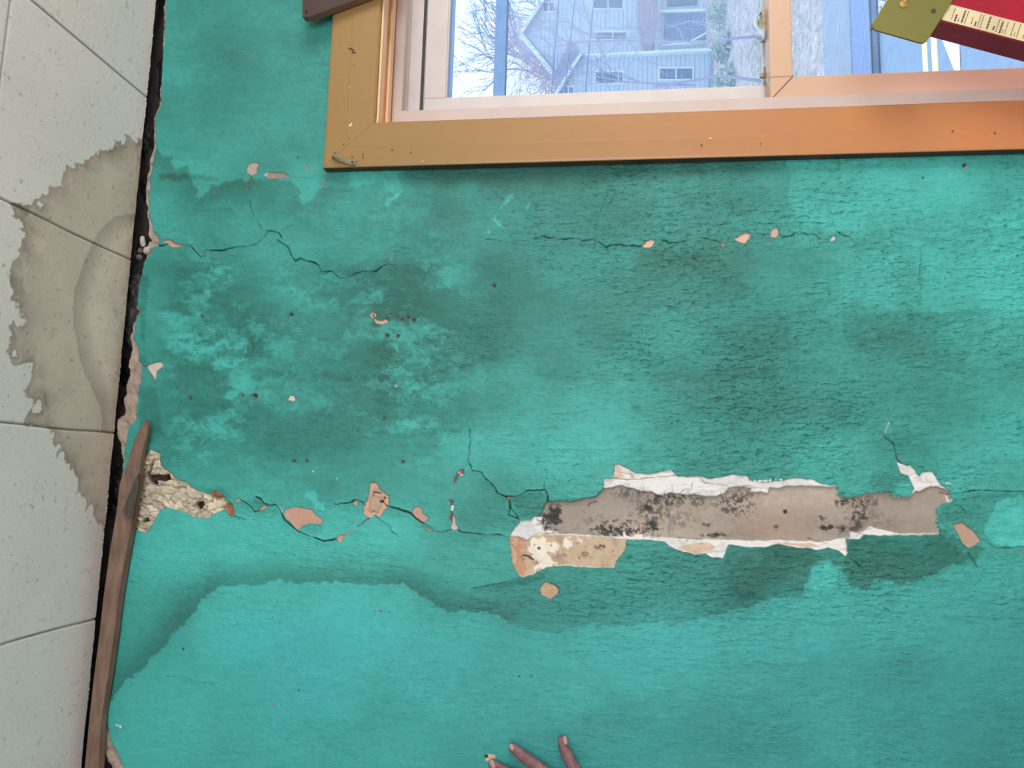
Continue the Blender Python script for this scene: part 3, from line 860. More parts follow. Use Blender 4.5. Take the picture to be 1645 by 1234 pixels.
for q in ((502, 758), (541, 769)): dot(q[0], q[1], 1.4, (170, 222, 212), 0)

# ================= broken plaster by the ceiling
RUB = [(243, 721), (248, 726), (257, 727), (257, 748), (270, 757), (286, 771), (298, 774), (316, 788), (337, 794), (350, 788), (359, 798),
       (366, 806), (372, 810), (377, 829), (372.5, 831), (360, 818), (333, 832), (315, 832), (296, 822), (272, 816), (257, 818), (245, 842),
       (233, 858), (224, 852), (213, 850), (200, 860), (200, 800), (214, 770), (226, 762), (229, 742), (238, 728)]
idx, sd, w = peel(RUB, CREAM, 0.004, 1.0, 0.06, 93, 0.8)
# crazed lumps: voronoi cells with dark joints
rng = np.random.RandomState(5)
cells = np.stack([rng.uniform(195, 380, 130), rng.uniform(718, 862, 130)], 1)
du = U[idx][:, None] + F.j1[idx][:, None] * 5 - cells[None, :, 0]
dv = (V[idx][:, None] + F.j2[idx][:, None] * 5 - cells[None, :, 1]) * 1.25
dd = np.sqrt(du * du + dv * dv); o_ = np.argsort(dd, 1)[:, :2]
e1 = np.take_along_axis(dd, o_, 1); cellid = o_[:, 0]
gap = e1[:, 1] - e1[:, 0]
ctone = rng.uniform(-1, 1, 130)[cellid]
Cc[idx] *= (1 + w * (ctone * 0.22 - 0.10 + 0.18 * fbm(U[idx], V[idx], 9, 7, 4, 96, 0.65)))[:, None]
kj = (1 - smooth(0.1, 1.5, gap)) * w * (rng.rand(130)[cellid] * 0.6 + 0.4)
shade(idx, kj * 0.75, (84, 74, 58))
H[idx] += w * (smooth(0, 4, gap) * 0.0022 + ctone * 0.0012 - kj * 0.003 + 0.0008 * fbm(U[idx], V[idx], 6, 5, 3, 97))
for P, c in (([(232, 764), (250, 763), (268, 762), (272, 770), (262, 774), (246, 772), (246, 780), (236, 772)], (66, 50, 40)),
             ([(240, 774), (250, 772), (252, 781), (244, 778)], (24, 20, 18)), ([(262, 764), (271, 763), (272, 771), (264, 770)], (30, 24, 20)),
             ([(314, 806), (326, 806), (326, 812), (318, 820), (312, 812)], (56, 48, 40)),
             ([(224, 836), (236, 832), (236, 838), (226, 840)], (50, 46, 40)),
             ([(244, 740), (247, 738), (240, 760), (232, 768), (234, 760)], (84, 64, 46))):
    peel(P, c, 0.012, 1.2, 0.2, 94, 1.0, False, False)
peel([(337, 794), (350, 788), (357, 797), (352, 800), (340, 797)], (150, 96, 64), -0.001, 0.8, 0.1, 95, 0.8, False)
peel([(359, 812), (368, 806), (374, 812), (377, 829), (373, 831), (365, 824)], (158, 104, 72), 0.0, 0.8, 0.1, 95, 0.8, False)

# edge of the plaster under the ceiling: everything above it is open down to the old lath
EDGE = [(274, -90), (267, 0), (263, 60), (260, 102), (257, 170), (250, 190), (250, 230), (246, 262), (241, 289), (239, 328), (241, 348), (247, 369),
        (257, 385), (254, 393), (246, 398), (241, 408), (231, 422), (224, 449), (222, 471), (221.5, 492), (228, 500), (220.6, 508), (216, 524),
        (214, 543), (219, 551), (222, 565), (222, 581), (229, 590), (226, 600), (221.5, 636), (218, 655), (218.5, 674), (206, 684), (202, 711),
        (198, 728), (198, 745), (196, 765), (205, 800), (214, 824), (204, 882), (191, 960), (184, 1018), (174, 1086), (165, 1141), (177, 1188),
        (197, 1234), (210, 1290), (215, 1500)]
OPEN = EDGE + [(-200, 1500), (-200, -90)]
idx, sd = F.poly(OPEN, 1.6, 0, 30)
lip = smooth(-0.8, 0.8, sd)
vv, uu = V[idx], U[idx]
# plaster body seen in section along the edge
wid = 4.0 + 2.5 * fbm(uu, vv, 30, 30, 2, 101)
wid = wid + 13 * np.exp(-((vv - 640) / 75) ** 4) + 8 * np.exp(-((vv - 385) / 22) ** 2) + 14 * np.exp(-((vv - 1215) / 55) ** 4) + 3 * np.exp(-((vv - 300) / 60) ** 2)
wid = np.where((vv > 425) & (vv < 490), 1.2, wid)
wid = np.where((vv > 860) & (vv < 1140), 0.6, wid)
body = 1 - smooth(wid - 1, wid + 1.5, sd)
wid = wid + 5 * np.exp(-((vv - 640) / 85) ** 4)
body = 1 - smooth(wid - 1, wid + 1.5, sd)
colp = lin(np.array([160, 143, 130]))[None, :] * (1 + 0.18 * fbm(uu, vv, 12, 12, 4, 102))[:, None]
kj2 = 1 - smooth(0, 0.05, np.abs(fbm(uu, vv, 22, 22, 2, 103)))
colp *= (1 - 0.4 * kj2)[:, None]
dirt = lin(np.array([44, 42, 42]))[None, :] * (1 + 0.5 * fbm(uu, vv, 9, 30, 4, 104))[:, None]
mixc = colp * body[:, None] + dirt * (1 - body)[:, None]
Cc[idx] = Cc[idx] * (1 - lip[:, None]) + mixc * lip[:, None]
deep = 0.010 + 0.034 * (1 - np.exp(-((vv - 500) / 85) ** 4)) + 0.006 * fbm(uu, vv, 20, 40, 3, 105)
H[idx] = H[idx] * (1 - lip) - lip * (0.0035 + 0.0015 * fbm(uu, vv, 8, 8, 3, 106)) * 1.0 - (1 - body) * lip * deep
Cc = np.clip(Cc, 0.002, 0.95)

pos = np.stack([x, -H, z], 1)
xm = (Xs[:-1] + Xs[1:]) / 2; zm = (Zs[:-1] + Zs[1:]) / 2
keep = ~(((xm > WX0 - 0.03) & (xm < WX1 + 0.03))[:, None] & ((zm > WZ0 - 0.03) & (zm < WZ1 + 0.03))[None, :])
m_wall = mat_vcol('teal_painted_plaster', 0.55, 0.00022, 420, 0.05, (1, 1, 0.5), 0.35)
# pits and little ridges of the roller-applied paint, strongest where 'relief' is high
nt = m_wall.node_tree; pb = nt.nodes['Principled BSDF']
tc = nt.nodes.new('ShaderNodeTexCoord'); ra = nt.nodes.new('ShaderNodeAttribute'); ra.attribute_name = 'relief'
wn = nt.nodes.new('ShaderNodeTexNoise'); wn.inputs['Scale'].default_value = 14; wn.inputs['Detail'].default_value = 2
nt.links.new(tc.outputs['Object'], wn.inputs['Vector'])
wv = nt.nodes.new('ShaderNodeVectorMath'); wv.operation = 'MULTIPLY_ADD'; wv.inputs[1].default_value = (0.010, 0, 0.006)
nt.links.new(wn.outputs['Color'], wv.inputs[0]); nt.links.new(tc.outputs['Object'], wv.inputs[2])
last_h = None; dark = None
for sc1, st, lo1, hi1, amp1 in ((105, (1.75, 1, 0.8), 0.60, 0.68, -0.0017), (210, (1.5, 1, 0.85), 0.58, 0.68, -0.0009), (70, (1.7, 1, 0.5), 0.42, 0.60, 0.0013), (130, (1.4, 1, 0.8), 0.30, 0.72, 0.0009)):
    mp = nt.nodes.new('ShaderNodeMapping'); mp.inputs['Scale'].default_value = st; nt.links.new(wv.outputs[0], mp.inputs['Vector'])
    nn = nt.nodes.new('ShaderNodeTexNoise'); nn.inputs['Scale'].default_value = sc1; nn.inputs['Detail'].default_value = 2.5; nn.inputs['Roughness'].default_value = 0.45
    nt.links.new(mp.outputs[0], nn.inputs['Vector'])
    mr = nt.nodes.new('ShaderNodeMapRange'); mr.interpolation_type = 'SMOOTHSTEP'; mr.inputs['From Min'].default_value = lo1; mr.inputs['From Max'].default_value = hi1
    mr.inputs['To Max'].default_value = amp1
    nt.links.new(nn.outputs['Fac'], mr.inputs['Value'])
    if last_h is None: last_h = mr.outputs[0]; dark = mr.outputs[0]
    else:
        ad = nt.nodes.new('ShaderNodeMath'); nt.links.new(last_h, ad.inputs[0]); nt.links.new(mr.outputs[0], ad.inputs[1]); last_h = ad.outputs[0]
ml = nt.nodes.new('ShaderNodeMath'); ml.operation = 'MULTIPLY'; nt.links.new(last_h, ml.inputs[0]); nt.links.new(ra.outputs['Fac'], ml.inputs[1])
b2_ = nt.nodes.new('ShaderNodeBump'); b2_.inputs['Distance'].default_value = 1.0; nt.links.new(ml.outputs[0], b2_.inputs['Height'])
old = pb.inputs['Normal'].links[0].from_node
nt.links.new(old.outputs[0], b2_.inputs['Normal']); nt.links.new(b2_.outputs[0], pb.inputs['Normal'])
dk = nt.nodes.new('ShaderNodeMath'); dk.operation = 'MULTIPLY_ADD'; dk.inputs[1].default_value = 120.0; dk.inputs[2].default_value = 1.0   # darkens the pits
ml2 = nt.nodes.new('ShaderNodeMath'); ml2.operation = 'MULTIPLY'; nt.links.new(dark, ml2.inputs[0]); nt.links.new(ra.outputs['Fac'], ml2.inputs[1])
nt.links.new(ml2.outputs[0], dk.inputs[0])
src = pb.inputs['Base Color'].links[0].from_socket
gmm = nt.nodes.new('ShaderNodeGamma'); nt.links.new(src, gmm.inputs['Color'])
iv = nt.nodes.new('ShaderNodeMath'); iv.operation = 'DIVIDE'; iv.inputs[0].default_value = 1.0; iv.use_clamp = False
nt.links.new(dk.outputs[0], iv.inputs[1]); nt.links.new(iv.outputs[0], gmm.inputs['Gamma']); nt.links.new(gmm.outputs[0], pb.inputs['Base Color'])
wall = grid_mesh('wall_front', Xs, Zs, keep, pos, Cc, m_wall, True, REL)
tag(wall, 'teal painted plaster wall with damp stains, cracks and broken patches', None, None, 'structure')
del du, dv, dd, o_

# ================================================================== CEILING
cX = axis([(RX0, -0.62, 0.1), (-0.62, 0.95, 0.0016), (0.95, RX1, 0.1)])
cY = axis([(-3.3, -0.42, 0.1), (-0.42, 0.0, 0.0016)])
GX, GY = np.meshgrid(cX, cY, indexing='ij'); gx = GX.ravel(); gy = GY.ravel()
cu, cv = to_px(gx, gy, np.full_like(gx, CEIL)); cu = cu.astype(np.float32); cv = cv.astype(np.float32)
mmx = (gx * 1000).astype(np.float32); mmy = (gy * 1000).astype(np.float32)     # millimetres on the tile
STAIN = [(240, 219), (228, 219.5), (189, 221), (187, 235), (163, 238), (136, 259), (95, 272), (94, 296), (80, 293), (78, 308), (61, 310), (60, 327),
         (31, 327), (20, 330), (37, 371), (31, 388), (34, 408), (19, 417), (8.5, 441), (20, 465), (10, 478), (37, 512), (15, 526), (15, 546),
         (24, 587), (48, 591), (48, 604), (34, 626), (44, 642), (63, 642), (61, 659), (31, 677), (71.5, 686), (88.5, 713), (102, 740),
         (119, 774), (143, 820), (150, 834), (167, 858), (200, 860), (215, 500), (235, 330)]
INNER = [(218, 344), (184, 347), (156.6, 374), (136, 418), (119, 468), (117.5, 519), (129, 584), (150, 631), (163, 659), (162, 693), (185, 700),
         (225, 500), (240, 340)]
near = np.nonzero((gy > -0.43) & (cu > -300))[0]
nj1 = fbm(mmx[near], mmy[near], 13, 9, 4, 201, 0.6); nj2 = fbm(mmx[near], mmy[near], 9, 13, 4, 202, 0.6)
s1 = np.full(gx.size, -99.0); s2 = np.full(gx.size, -99.0)
s1[near] = poly_sd(cu[near] + nj1 * 7, cv[near] + nj2 * 7, STAIN)
s1[near] += 11 * np.clip(1 - np.abs(fbm(mmx[near], mmy[near], 34, 34, 2, 205)) * 2.6, 0, 1) ** 1.5 - 4
s2[near] = poly_sd(cu[near] + nj1 * 1, cv[near] + nj2 * 1, INNER)
base = lin(np.array([231, 224, 221]))[None, :] * np.ones((gx.size, 1))
base *= (1 + 0.05 * fbm(mmx, mmy, 130, 130, 3, 203))[:, None]
w1 = smooth(-1.5, 2.0, s1)
sc_ = lin(np.array([214, 197, 185]))[None, :] * (1 + 0.06 * fbm(mmx, mmy, 40, 40, 3, 204))[:, None]
ringw = np.exp(-np.clip(s1, 0, None) / 17.0) * smooth(-1, 2, s1) * (1.0 + 0.3 * fbm(mmx, mmy, 40, 40, 2, 207))
sc_ = sc_ * (1 - 0.55 * ringw)[:, None]
in2 = smooth(-1.0, 1.0, s2)
ring2 = np.exp(-(np.clip(s2, 0, None) / 16.0) ** 2) * in2
cen = smooth(14, 34, s2)
sc_ = sc_ * (1 - 0.27 * ring2)[:, None] * (1 + 0.16 * cen)[:, None]
Cb = base * (1 - w1[:, None]) + sc_ * w1[:, None]
# fibre scratches and specks of the tile face
sk = 1 - smooth(0.0, 0.05, np.abs(fbm(mmx + 6 * fbm(mmx, mmy, 14, 14, 2, 211), mmy, 30, 22, 3, 212)))
sk *= smooth(0.15, 0.75, fbm(mmx, mmy, 24, 20, 3, 213))
Cb *= (1 - 0.26 * sk)[:, None]
pk = smooth(1.0, 1.2, fbm(mmx, mmy, 6, 6, 2, 214))
Cb *= (1 - 0.35 * pk)[:, None]
Cb *= (1 + 0.03 * fbm(mmx, mmy, 3, 3, 2, 215))[:, None]
hC = sk * 0.00012 + pk * 0.0002
# joints between the tiles
X_SEAM = [0.660 - 0.3022 * k for k in range(-8, 12)]
Y_SEAM = [-0.303 - 0.3022 * k for k in range(0, 10)]
for sx_ in X_SEAM:
    d = np.abs(gx - sx_ - 0.0008 * fbm(mmx, mmy, 120, 120, 1, 220)); w = 1 - smooth(0.0008, 0.0022, d)
    Cb *= (1 - 0.55 * w)[:, None]; hC += w * 0.002
for sy_ in Y_SEAM:
    d = np.abs(gy - sy_); w = 1 - smooth(0.0008, 0.0022, d)
    Cb *= (1 - 0.5 * w)[:, None]; hC += w * 0.0008
ragged = 0.0012 * fbm(mmx, np.zeros_like(mmx), 25, 25, 3, 230)
gy2 = np.where(gy > -0.004, -0.003 + ragged, gy)
cpos = np.stack([gx, gy2, CEIL + hC], 1)
m_ceil = mat_vcol('ceiling_tile_board', 0.85, 0.0002, 700, 0.03)
ckeep = np.ones((len(cX) - 1, len(cY) - 1), bool)
ceil = grid_mesh('ceiling', cX, cY, ckeep, cpos, Cb, m_ceil)
tag(ceil, 'off-white square ceiling tiles with a brown water stain', None, None, 'structure')
b = MB(); b.box(RX0, RX1, -3.3, -0.004, CEIL + 0.004, CEIL + 0.014)
o = b.build('trim_1', mat_basic('tile_core', (150, 142, 128), 0.9, 0.1, 40)); tag(o, kind='structure')
b = MB(); b.box(RX0 - 0.1, RX1 + 0.1, -3.4, 0.18, CEIL + 0.12, CEIL + 0.2)
o = b.build('trim_2', mat_basic('dark_void_boards', (30, 28, 27), 0.9, 0.2, 20)); tag(o, kind='structure')

# ================================================================== REST OF THE ROOM
m_room = mat_basic('room_paint', (196, 196, 188), 0.8, 0.03, 4)
m_floor = mat_basic('floor_boards', (172, 146, 122), 0.5, 0.25, 9, stretch=(1, 8, 1))
b = MB(); b.box(RX0 - 0.1, RX1 + 0.1, -3.4, 0.16, -0.1, 0.0)
o = b.build('floor', m_floor); tag(o, kind='structure')
b = MB(); b.box(RX0 - 0.1, RX0, -3.4, 0.16, 0, CEIL + 0.12)
o = b.build('wall_left', m_room); tag(o, kind='structure')
b = MB()
b.box(RX1, RX1 + 0.1, -3.4, 0.16, 0, 0.75); b.box(RX1, RX1 + 0.1, -3.4, 0.16, 2.2, CEIL + 0.12)
b.box(RX1, RX1 + 0.1, -3.4, -2.45, 0.75, 2.2); b.box(RX1, RX1 + 0.1, -1.05, 0.16, 0.75, 2.2)
o = b.build('wall_right', m_room); tag(o, kind='structure')
b = MB()
b.box(RX0, RX1, -3.4, -3.3, 0, 0.7); b.box(RX0, RX1, -3.4, -3.3, 2.2, CEIL + 0.12)
b.box(RX0, -0.8, -3.4, -3.3, 0.7, 2.2); b.box(1.0, RX1, -3.4, -3.3, 0.7, 2.2)
o = b.build('wall_back', m_room); tag(o, kind='structure')
# solid body of the outer wall behind the plaster
b = MB()
zt = CEIL + 0.2
b.box(RX0 - 0.1, WX0 - 0.005, 0.06, 0.17, -0.1, zt); b.box(WX1 + 0.005, RX1 + 0.1, 0.06, 0.17, -0.1, zt)
b.box(WX0 - 0.005, WX1 + 0.005, 0.06, 0.17, WZ1 + 0.005, zt); b.box(WX0 - 0.005, WX1 + 0.005, 0.06, 0.17, -0.1, WZ0 - 0.005)
o = b.build('wall_outer', mat_basic('wall_sheathing', (70, 60, 52), 0.9, 0.3, 12)); tag(o, kind='structure')

# ================================================================== WOOD STRIP AND RUBBLE IN THE CEILING GAP
m_batten = mat_basic('bare_brown_wood', (118, 92, 78), 0.75, 0.28, 22, 0.0006, 60, (1.2, 6, 6))
y0 = -0.022
bl = [(234.5, 674), (219, 699), (211, 722), (204, 745), (192, 778), (188, 815), (187, 824), (177, 882), (166, 960), (160, 1018), (151, 1086), (143, 1160), (136, 1234), (128, 1330), (120, 1500)]
br = [(236.5, 676), (238, 684), (228, 731), (224, 765), (220, 790), (213, 826), (214, 826), (203.5, 882), (190.5, 960), (183.5, 1018), (173.5, 1086), (163, 1150), (158.5, 1234), (152, 1330), (146, 1500)]
rings = []
for k, (p, q) in enumerate(zip(bl, br)):
    a = at(p[0], p[1], y0); c = at(q[0], q[1], y0 + 0.004)
    th = min(0.012, 0.003 + 0.0022 * k)
    mid = (a + c) / 2 + Vector((0, -0.0025, 0))
    rings.append([a, mid, c, c + Vector((0, th, -0.001)), a + Vector((0, th, 0.001))])
b = MB(); b.loft(rings)
o = b.build('wood_batten', m_batten, bevel=0.0008)
tag(o, 'split brown wood strip running along the gap between ceiling tiles and teal wall', 'wood strip')
# darker splinter of the strip that shows its under side
b = MB()
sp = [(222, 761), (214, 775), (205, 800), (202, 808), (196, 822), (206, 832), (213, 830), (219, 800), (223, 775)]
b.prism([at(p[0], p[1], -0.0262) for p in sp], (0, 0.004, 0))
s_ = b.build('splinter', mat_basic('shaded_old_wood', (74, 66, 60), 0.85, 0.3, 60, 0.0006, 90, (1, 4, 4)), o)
tag(s_, 'dark grey splinter')

m_stone = mat_basic('loose_plaster', (178, 166, 154), 0.95, 0.22, 60, 0.0012, 160)


def chunk(u, v, y, rx, rz, seed, label, tilt=0.3, name='plaster_chunk', group=None):
    rnd = random.Random(seed)
    bm = bmesh.new()
    bmesh.ops.create_icosphere(bm, subdivisions=3, radius=1.0)
    dirs = [Vector((rnd.gauss(0, 1), rnd.gauss(0, 1), rnd.gauss(0, 1))).normalized() for _ in range(9)]
    ds = [rnd.uniform(0.62, 0.9) for _ in dirs]
    for vt in bm.verts:
        p = vt.co.copy()
        for n_, d0 in zip(dirs, ds):
            k = p.dot(n_) - d0
            if k > 0: p -= n_ * k * 0.85
        vt.co = Vector((p.x * rx, p.y * min(rx, rz) * 0.8, p.z * rz))
    bmesh.ops.rotate(bm, verts=bm.verts, cent=(0, 0, 0), matrix=Matrix.Rotation(tilt, 3, 'Y'))
    me = bpy.data.meshes.new(name); bm.to_mesh(me); bm.free()
    o = link_mesh(name, me, m_stone)
    o.location = at(u, v, y)
    tag(o, label, 'plaster chunk', group)
    return o


chunk(229.5, 388, 0.002, 0.0105, 0.0055, 1, 'small pale oval plaster chunk in the gap, upper one of the loose pair', -0.2)
chunk(236.5, 402, 0.0, 0.0085, 0.0065, 2, 'pale grey plaster chunk wedged at the start of the long crack', 0.15)
c3 = chunk(226, 403, 0.012, 0.006, 0.0055, 3, 'dark grey dusty plaster crumb below the pale pair in the gap', 0.15)
c4 = chunk(224, 413, 0.010, 0.0055, 0.006, 4, 'small dark crumb lowest in the gap beside the long crack', 0.15)
m_dst = mat_basic('dusty_plaster', (96, 88, 82), 0.95, 0.3, 60, 0.001, 160)
for c in (c3, c4): c.data.materials[0] = m_dst
# old laths seen in the depth of the gap
m_lath = mat_basic('old_lath', (66, 60, 58), 0.9, 0.4, 30, 0.0008, 80, (1, 5, 5))
b = MB(); b.box(-0.62, 1.4, 0.0475, 0.0575, CEIL + 0.004, CEIL + 0.05)
o = b.build('lath_strip', m_lath); tag(o, 'dusty dark lath in the black gap above the top edge of the wall', 'lath')

# ================================================================== WINDOW
win = empty('window_1', (WX0, 0, WZ0)); tag(win, kind='structure')


def mat_trim(name, c0, c1, x_lo, x_hi, axis_=2, rough=0.35):
    """gloss paint whose tint drifts along the board (a warm glow painted into the colour)"""
    m = bpy.data.materials.new(name); m.use_nodes = True
    nt = m.node_tree; p = nt.nodes['Principled BSDF']
    p.inputs['Roughness'].default_value = rough
    g = nt.nodes.new('ShaderNodeNewGeometry'); s = nt.nodes.new('ShaderNodeSeparateXYZ')
    nt.links.new(g.outputs['Position'], s.inputs[0])
    mr = nt.nodes.new('ShaderNodeMapRange')
    mr.inputs['From Min'].default_value = x_lo; mr.inputs['From Max'].default_value = x_hi
    n = nt.nodes.new('ShaderNodeTexNoise'); n.inputs['Scale'].default_value = 9; n.inputs['Detail'].default_value = 5
    ad = nt.nodes.new('ShaderNodeMath'); ad.operation = 'MULTIPLY_ADD'; ad.inputs[1].default_value = 0.12
    nt.links.new(g.outputs['Position'], n.inputs['Vector'])
    nt.links.new(n.outputs['Fac'], ad.inputs[0]); nt.links.new(s.outputs[axis_], ad.inputs[2])
    nt.links.new(ad.outputs[0], mr.inputs['Value'])
    mx = nt.nodes.new('ShaderNodeMix'); mx.data_type = 'RGBA'
    mx.inputs['A'].default_value = L4(c0); mx.inputs['B'].default_value = L4(c1)
    nt.links.new(mr.outputs[0], mx.inputs['Factor'])
    nt.links.new(mx.outputs['Result'], p.inputs['Base Color'])
    n2 = nt.nodes.new('ShaderNodeTexNoise'); n2.inputs['Scale'].default_value = 70; n2.inputs['Detail'].default_value = 3
    nt.links.new(g.outputs['Position'], n2.inputs['Vector'])
    bp = nt.nodes.new('ShaderNodeBump'); bp.inputs['Distance'].default_value = 0.0004
    nt.links.new(n2.outputs['Fac'], bp.inputs['Height']); nt.links.new(bp.outputs[0], p.inputs['Normal'])
    return m


m_case = mat_trim('ochre_gloss_paint', (204, 130, 84), (152, 118, 70), 0.95, 1.95)  # warmer towards the bottom: glow painted into the casing colour
m_edge = mat_basic('shaded_dirty_casing_edge', (66, 56, 46), 0.8, 0.25, 20)  # shade and dirt of the side face put into one dark colour
m_vinyl = mat_basic('window_vinyl', (196, 178, 172), 0.4, 0.04, 20)
m_vinyl2 = mat_basic('outer_sash_vinyl', (206, 196, 192), 0.4, 0.05, 20)
m_sash = mat_trim('sash_peach_paint', (228, 180, 166), (206, 168, 142), 0.9, 1.3)
m_jamb = mat_basic('jamb_orange_paint', (214, 156, 108), 0.4, 0.06, 15)
m_jamb2 = mat_basic('jamb_stop_paint', (240, 196, 150), 0.4, 0.05, 15)
m_blk = mat_basic('weatherstrip', (58, 56, 58), 0.7)

# casing profile: distance from the inner edge, height off the wall
PROF = [(0.0, 0.002), (0.0, 0.019), (0.003, 0.0215), (0.042, 0.0215), (0.046, 0.0210), (0.060, 0.0205), (0.074, 0.0195), (0.077, 0.0188), (0.078, 0.0178), (0.078, 0.002)]
HW = 0.087 / 0.078


def ring_corner(sx, top):
    out = []
    for t, h in PROF:
        xx = (WX0 - t) if sx < 0 else (WX1 + t)
        zz = (WZ1 + t * HW) if top else (WZ0 - t)
        out.append(Vector((xx, -h, zz)))
    return out


def board(name, c0, c1, label=None):
    b = MB(); b.loft([c0, c1])
    # the outer side face is coloured dark for its shade and dirt
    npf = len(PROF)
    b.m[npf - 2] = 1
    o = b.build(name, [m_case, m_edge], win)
    if label: tag(o, label)
    return o


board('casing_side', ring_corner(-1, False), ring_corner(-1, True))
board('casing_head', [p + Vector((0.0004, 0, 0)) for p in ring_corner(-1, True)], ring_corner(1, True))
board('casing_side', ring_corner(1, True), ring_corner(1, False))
# stool and apron at the bottom
b = MB(); b.box(WX0 - 0.12, WX1 + 0.12, -0.13, 0.075, WZ0 - 0.03, WZ0)
b.build('window_stool', m_case, win, bevel=0.004)
b = MB(); b.box(WX0 - 0.078, WX1 + 0.078, -0.02, -0.001, WZ0 - 0.11, WZ0 - 0.031)
b.build('apron', m_case, win)
# jamb boards in the thickness of the wall
b = MB()
b.box(WX0 - 0.02, WX0, -0.016, 0.165, WZ0, WZ1 + 0.02); b.box(WX1, WX1 + 0.02, -0.016, 0.165, WZ0, WZ1 + 0.02)
b.box(WX0, WX1, -0.016, 0.165, WZ1, WZ1 + 0.02); b.box(WX0, WX1, 0.075, 0.165, WZ0 - 0.02, WZ0)
b.build('jamb', m_jamb, win)
# beads under the head jamb
b = MB()
b.box(WX0, WX1, -0.0155, 0.008, WZ1 - 0.004, WZ1 - 0.0002)
o = b.build('head_bead', m_jamb2, win, bevel=0.001)
b = MB()
b.box(WX0, WX1, 0.030, 0.048, WZ1 - 0.005, WZ1 - 0.0002)
o = b.build('head_bead', m_jamb2, win, bevel=0.001)


def frame_rect(b, x0, x1, z0, z1, wl, wr, wb, wt, ya, yb, m=0):
    b.box(x0, x0 + wl, ya, yb, z0, z1, m); b.box(x1 - wr, x1, ya, yb, z0, z1, m)
    b.box(x0 + wl, x1 - wr, ya, yb, z0, z0 + wb, m); b.box(x0 + wl, x1 - wr, ya, yb, z1 - wt, z1, m)


# main vinyl frame
b = MB()
frame_rect(b, WX0 + 0.001, WX1 - 0.001, WZ0 + 0.002, WZ1 - 0.001, 0.036, 0.036, 0.03, 0.006, 0.066, 0.16)
frame_rect(b, WX0 + 0.036, WX1 - 0.036, WZ0 + 0.03, WZ1 - 0.007, 0.03, 0.03, 0.012, 0.012, 0.066, 0.080)
o = b.build('vinyl_frame', m_vinyl, win)
b = MB()
b.box(WX0 + 0.04, WX1 - 0.04, 0.1132, 0.1138, 1.9245, 1.9305)
o = b.build('weatherstrip', m_blk, win); tag(o, 'black weatherstrip groove')
b = MB(); b.box(WX0 + 0.0365, WX1 - 0.0365, 0.114, 0.149, 1.9245, WZ1 - 0.0072); b.box(WX0 + 0.04, WX1 - 0.04, 0.096, 0.1138, WZ1 - 0.0165, WZ1 - 0.0072)
b.build('track_rail', m_vinyl2, win)

UX0, UX1 = 0.667, WX1 - 0.078
# outer (upper) sash
ZU1, ZU0, ZM0, ZM1 = 1.925, 1.270, 1.262, 1.301
sash_u = MB()
frame_rect(sash_u, UX0, UX1, ZU0, ZU1, 0.0395, 0.0395, 0.03, 0.041, 0.120, 0.148)
su = sash_u.build('upper_sash', m_vinyl2, win, bevel=0.0015)
b = MB(); frame_rect(b, UX0 + 0.034, UX1 - 0.034, ZU0 + 0.026, ZU1 - 0.036, 0.008, 0.008, 0.006, 0.007, 0.124, 0.130)
b.build('glazing_bead', m_vinyl2, su)
# inner (lower) sash
b = MB(); frame_rect(b, 0.6555, WX1 - 0.067, WZ0 + 0.032, ZM1, 0.0435, 0.0435, 0.06, 0.0385, 0.080, 0.112)
sl = b.build('lower_sash', m_sash, win, bevel=0.002)
b = MB()
c0, c1 = Vector((0.6555, 0.0797, ZM1)), Vector((0.699, 0.0797, ZM0))
dd_ = Vector((0.0009, 0, 0.0009))
b.prism([c0, c1, c1 + dd_, c0 + dd_], (0, -0.0003, 0))
b.build('mitre_joint', m_blk, sl)


def glass_mat(name, tint, rough=0.0):
    m = bpy.data.materials.new(name); m.use_nodes = True
    nt = m.node_tree; nt.nodes.clear()
    out = nt.nodes.new('ShaderNodeOutputMaterial')
    tr = nt.nodes.new('ShaderNodeBsdfTransparent'); tr.inputs[0].default_value = tint
    gl = nt.nodes.new('ShaderNodeBsdfGlossy'); gl.inputs['Roughness'].default_value = 0.02
    fr = nt.nodes.new('ShaderNodeFresnel'); fr.inputs[0].default_value = 1.12
    mx = nt.nodes.new('ShaderNodeMixShader')
    nt.links.new(fr.outputs[0], mx.inputs[0]); nt.links.new(tr.outputs[0], mx.inputs[1]); nt.links.new(gl.outputs[0], mx.inputs[2])
    nt.links.new(mx.outputs[0], out.inputs[0])
    return m


m_glass = glass_mat('blue_tinted_glass', (0.865, 0.94, 1.0, 1))
b = MB(); b.box(UX0 + 0.0395, UX1 - 0.0395, 0.133, 0.137, ZU0 + 0.03, ZU1 - 0.041)
b.build('upper_glass', m_glass, su)
b = MB(); b.box(0.699, WX1 - 0.1105, 0.094, 0.098, WZ0 + 0.092, ZM0)
b.build('lower_glass', m_glass, sl)
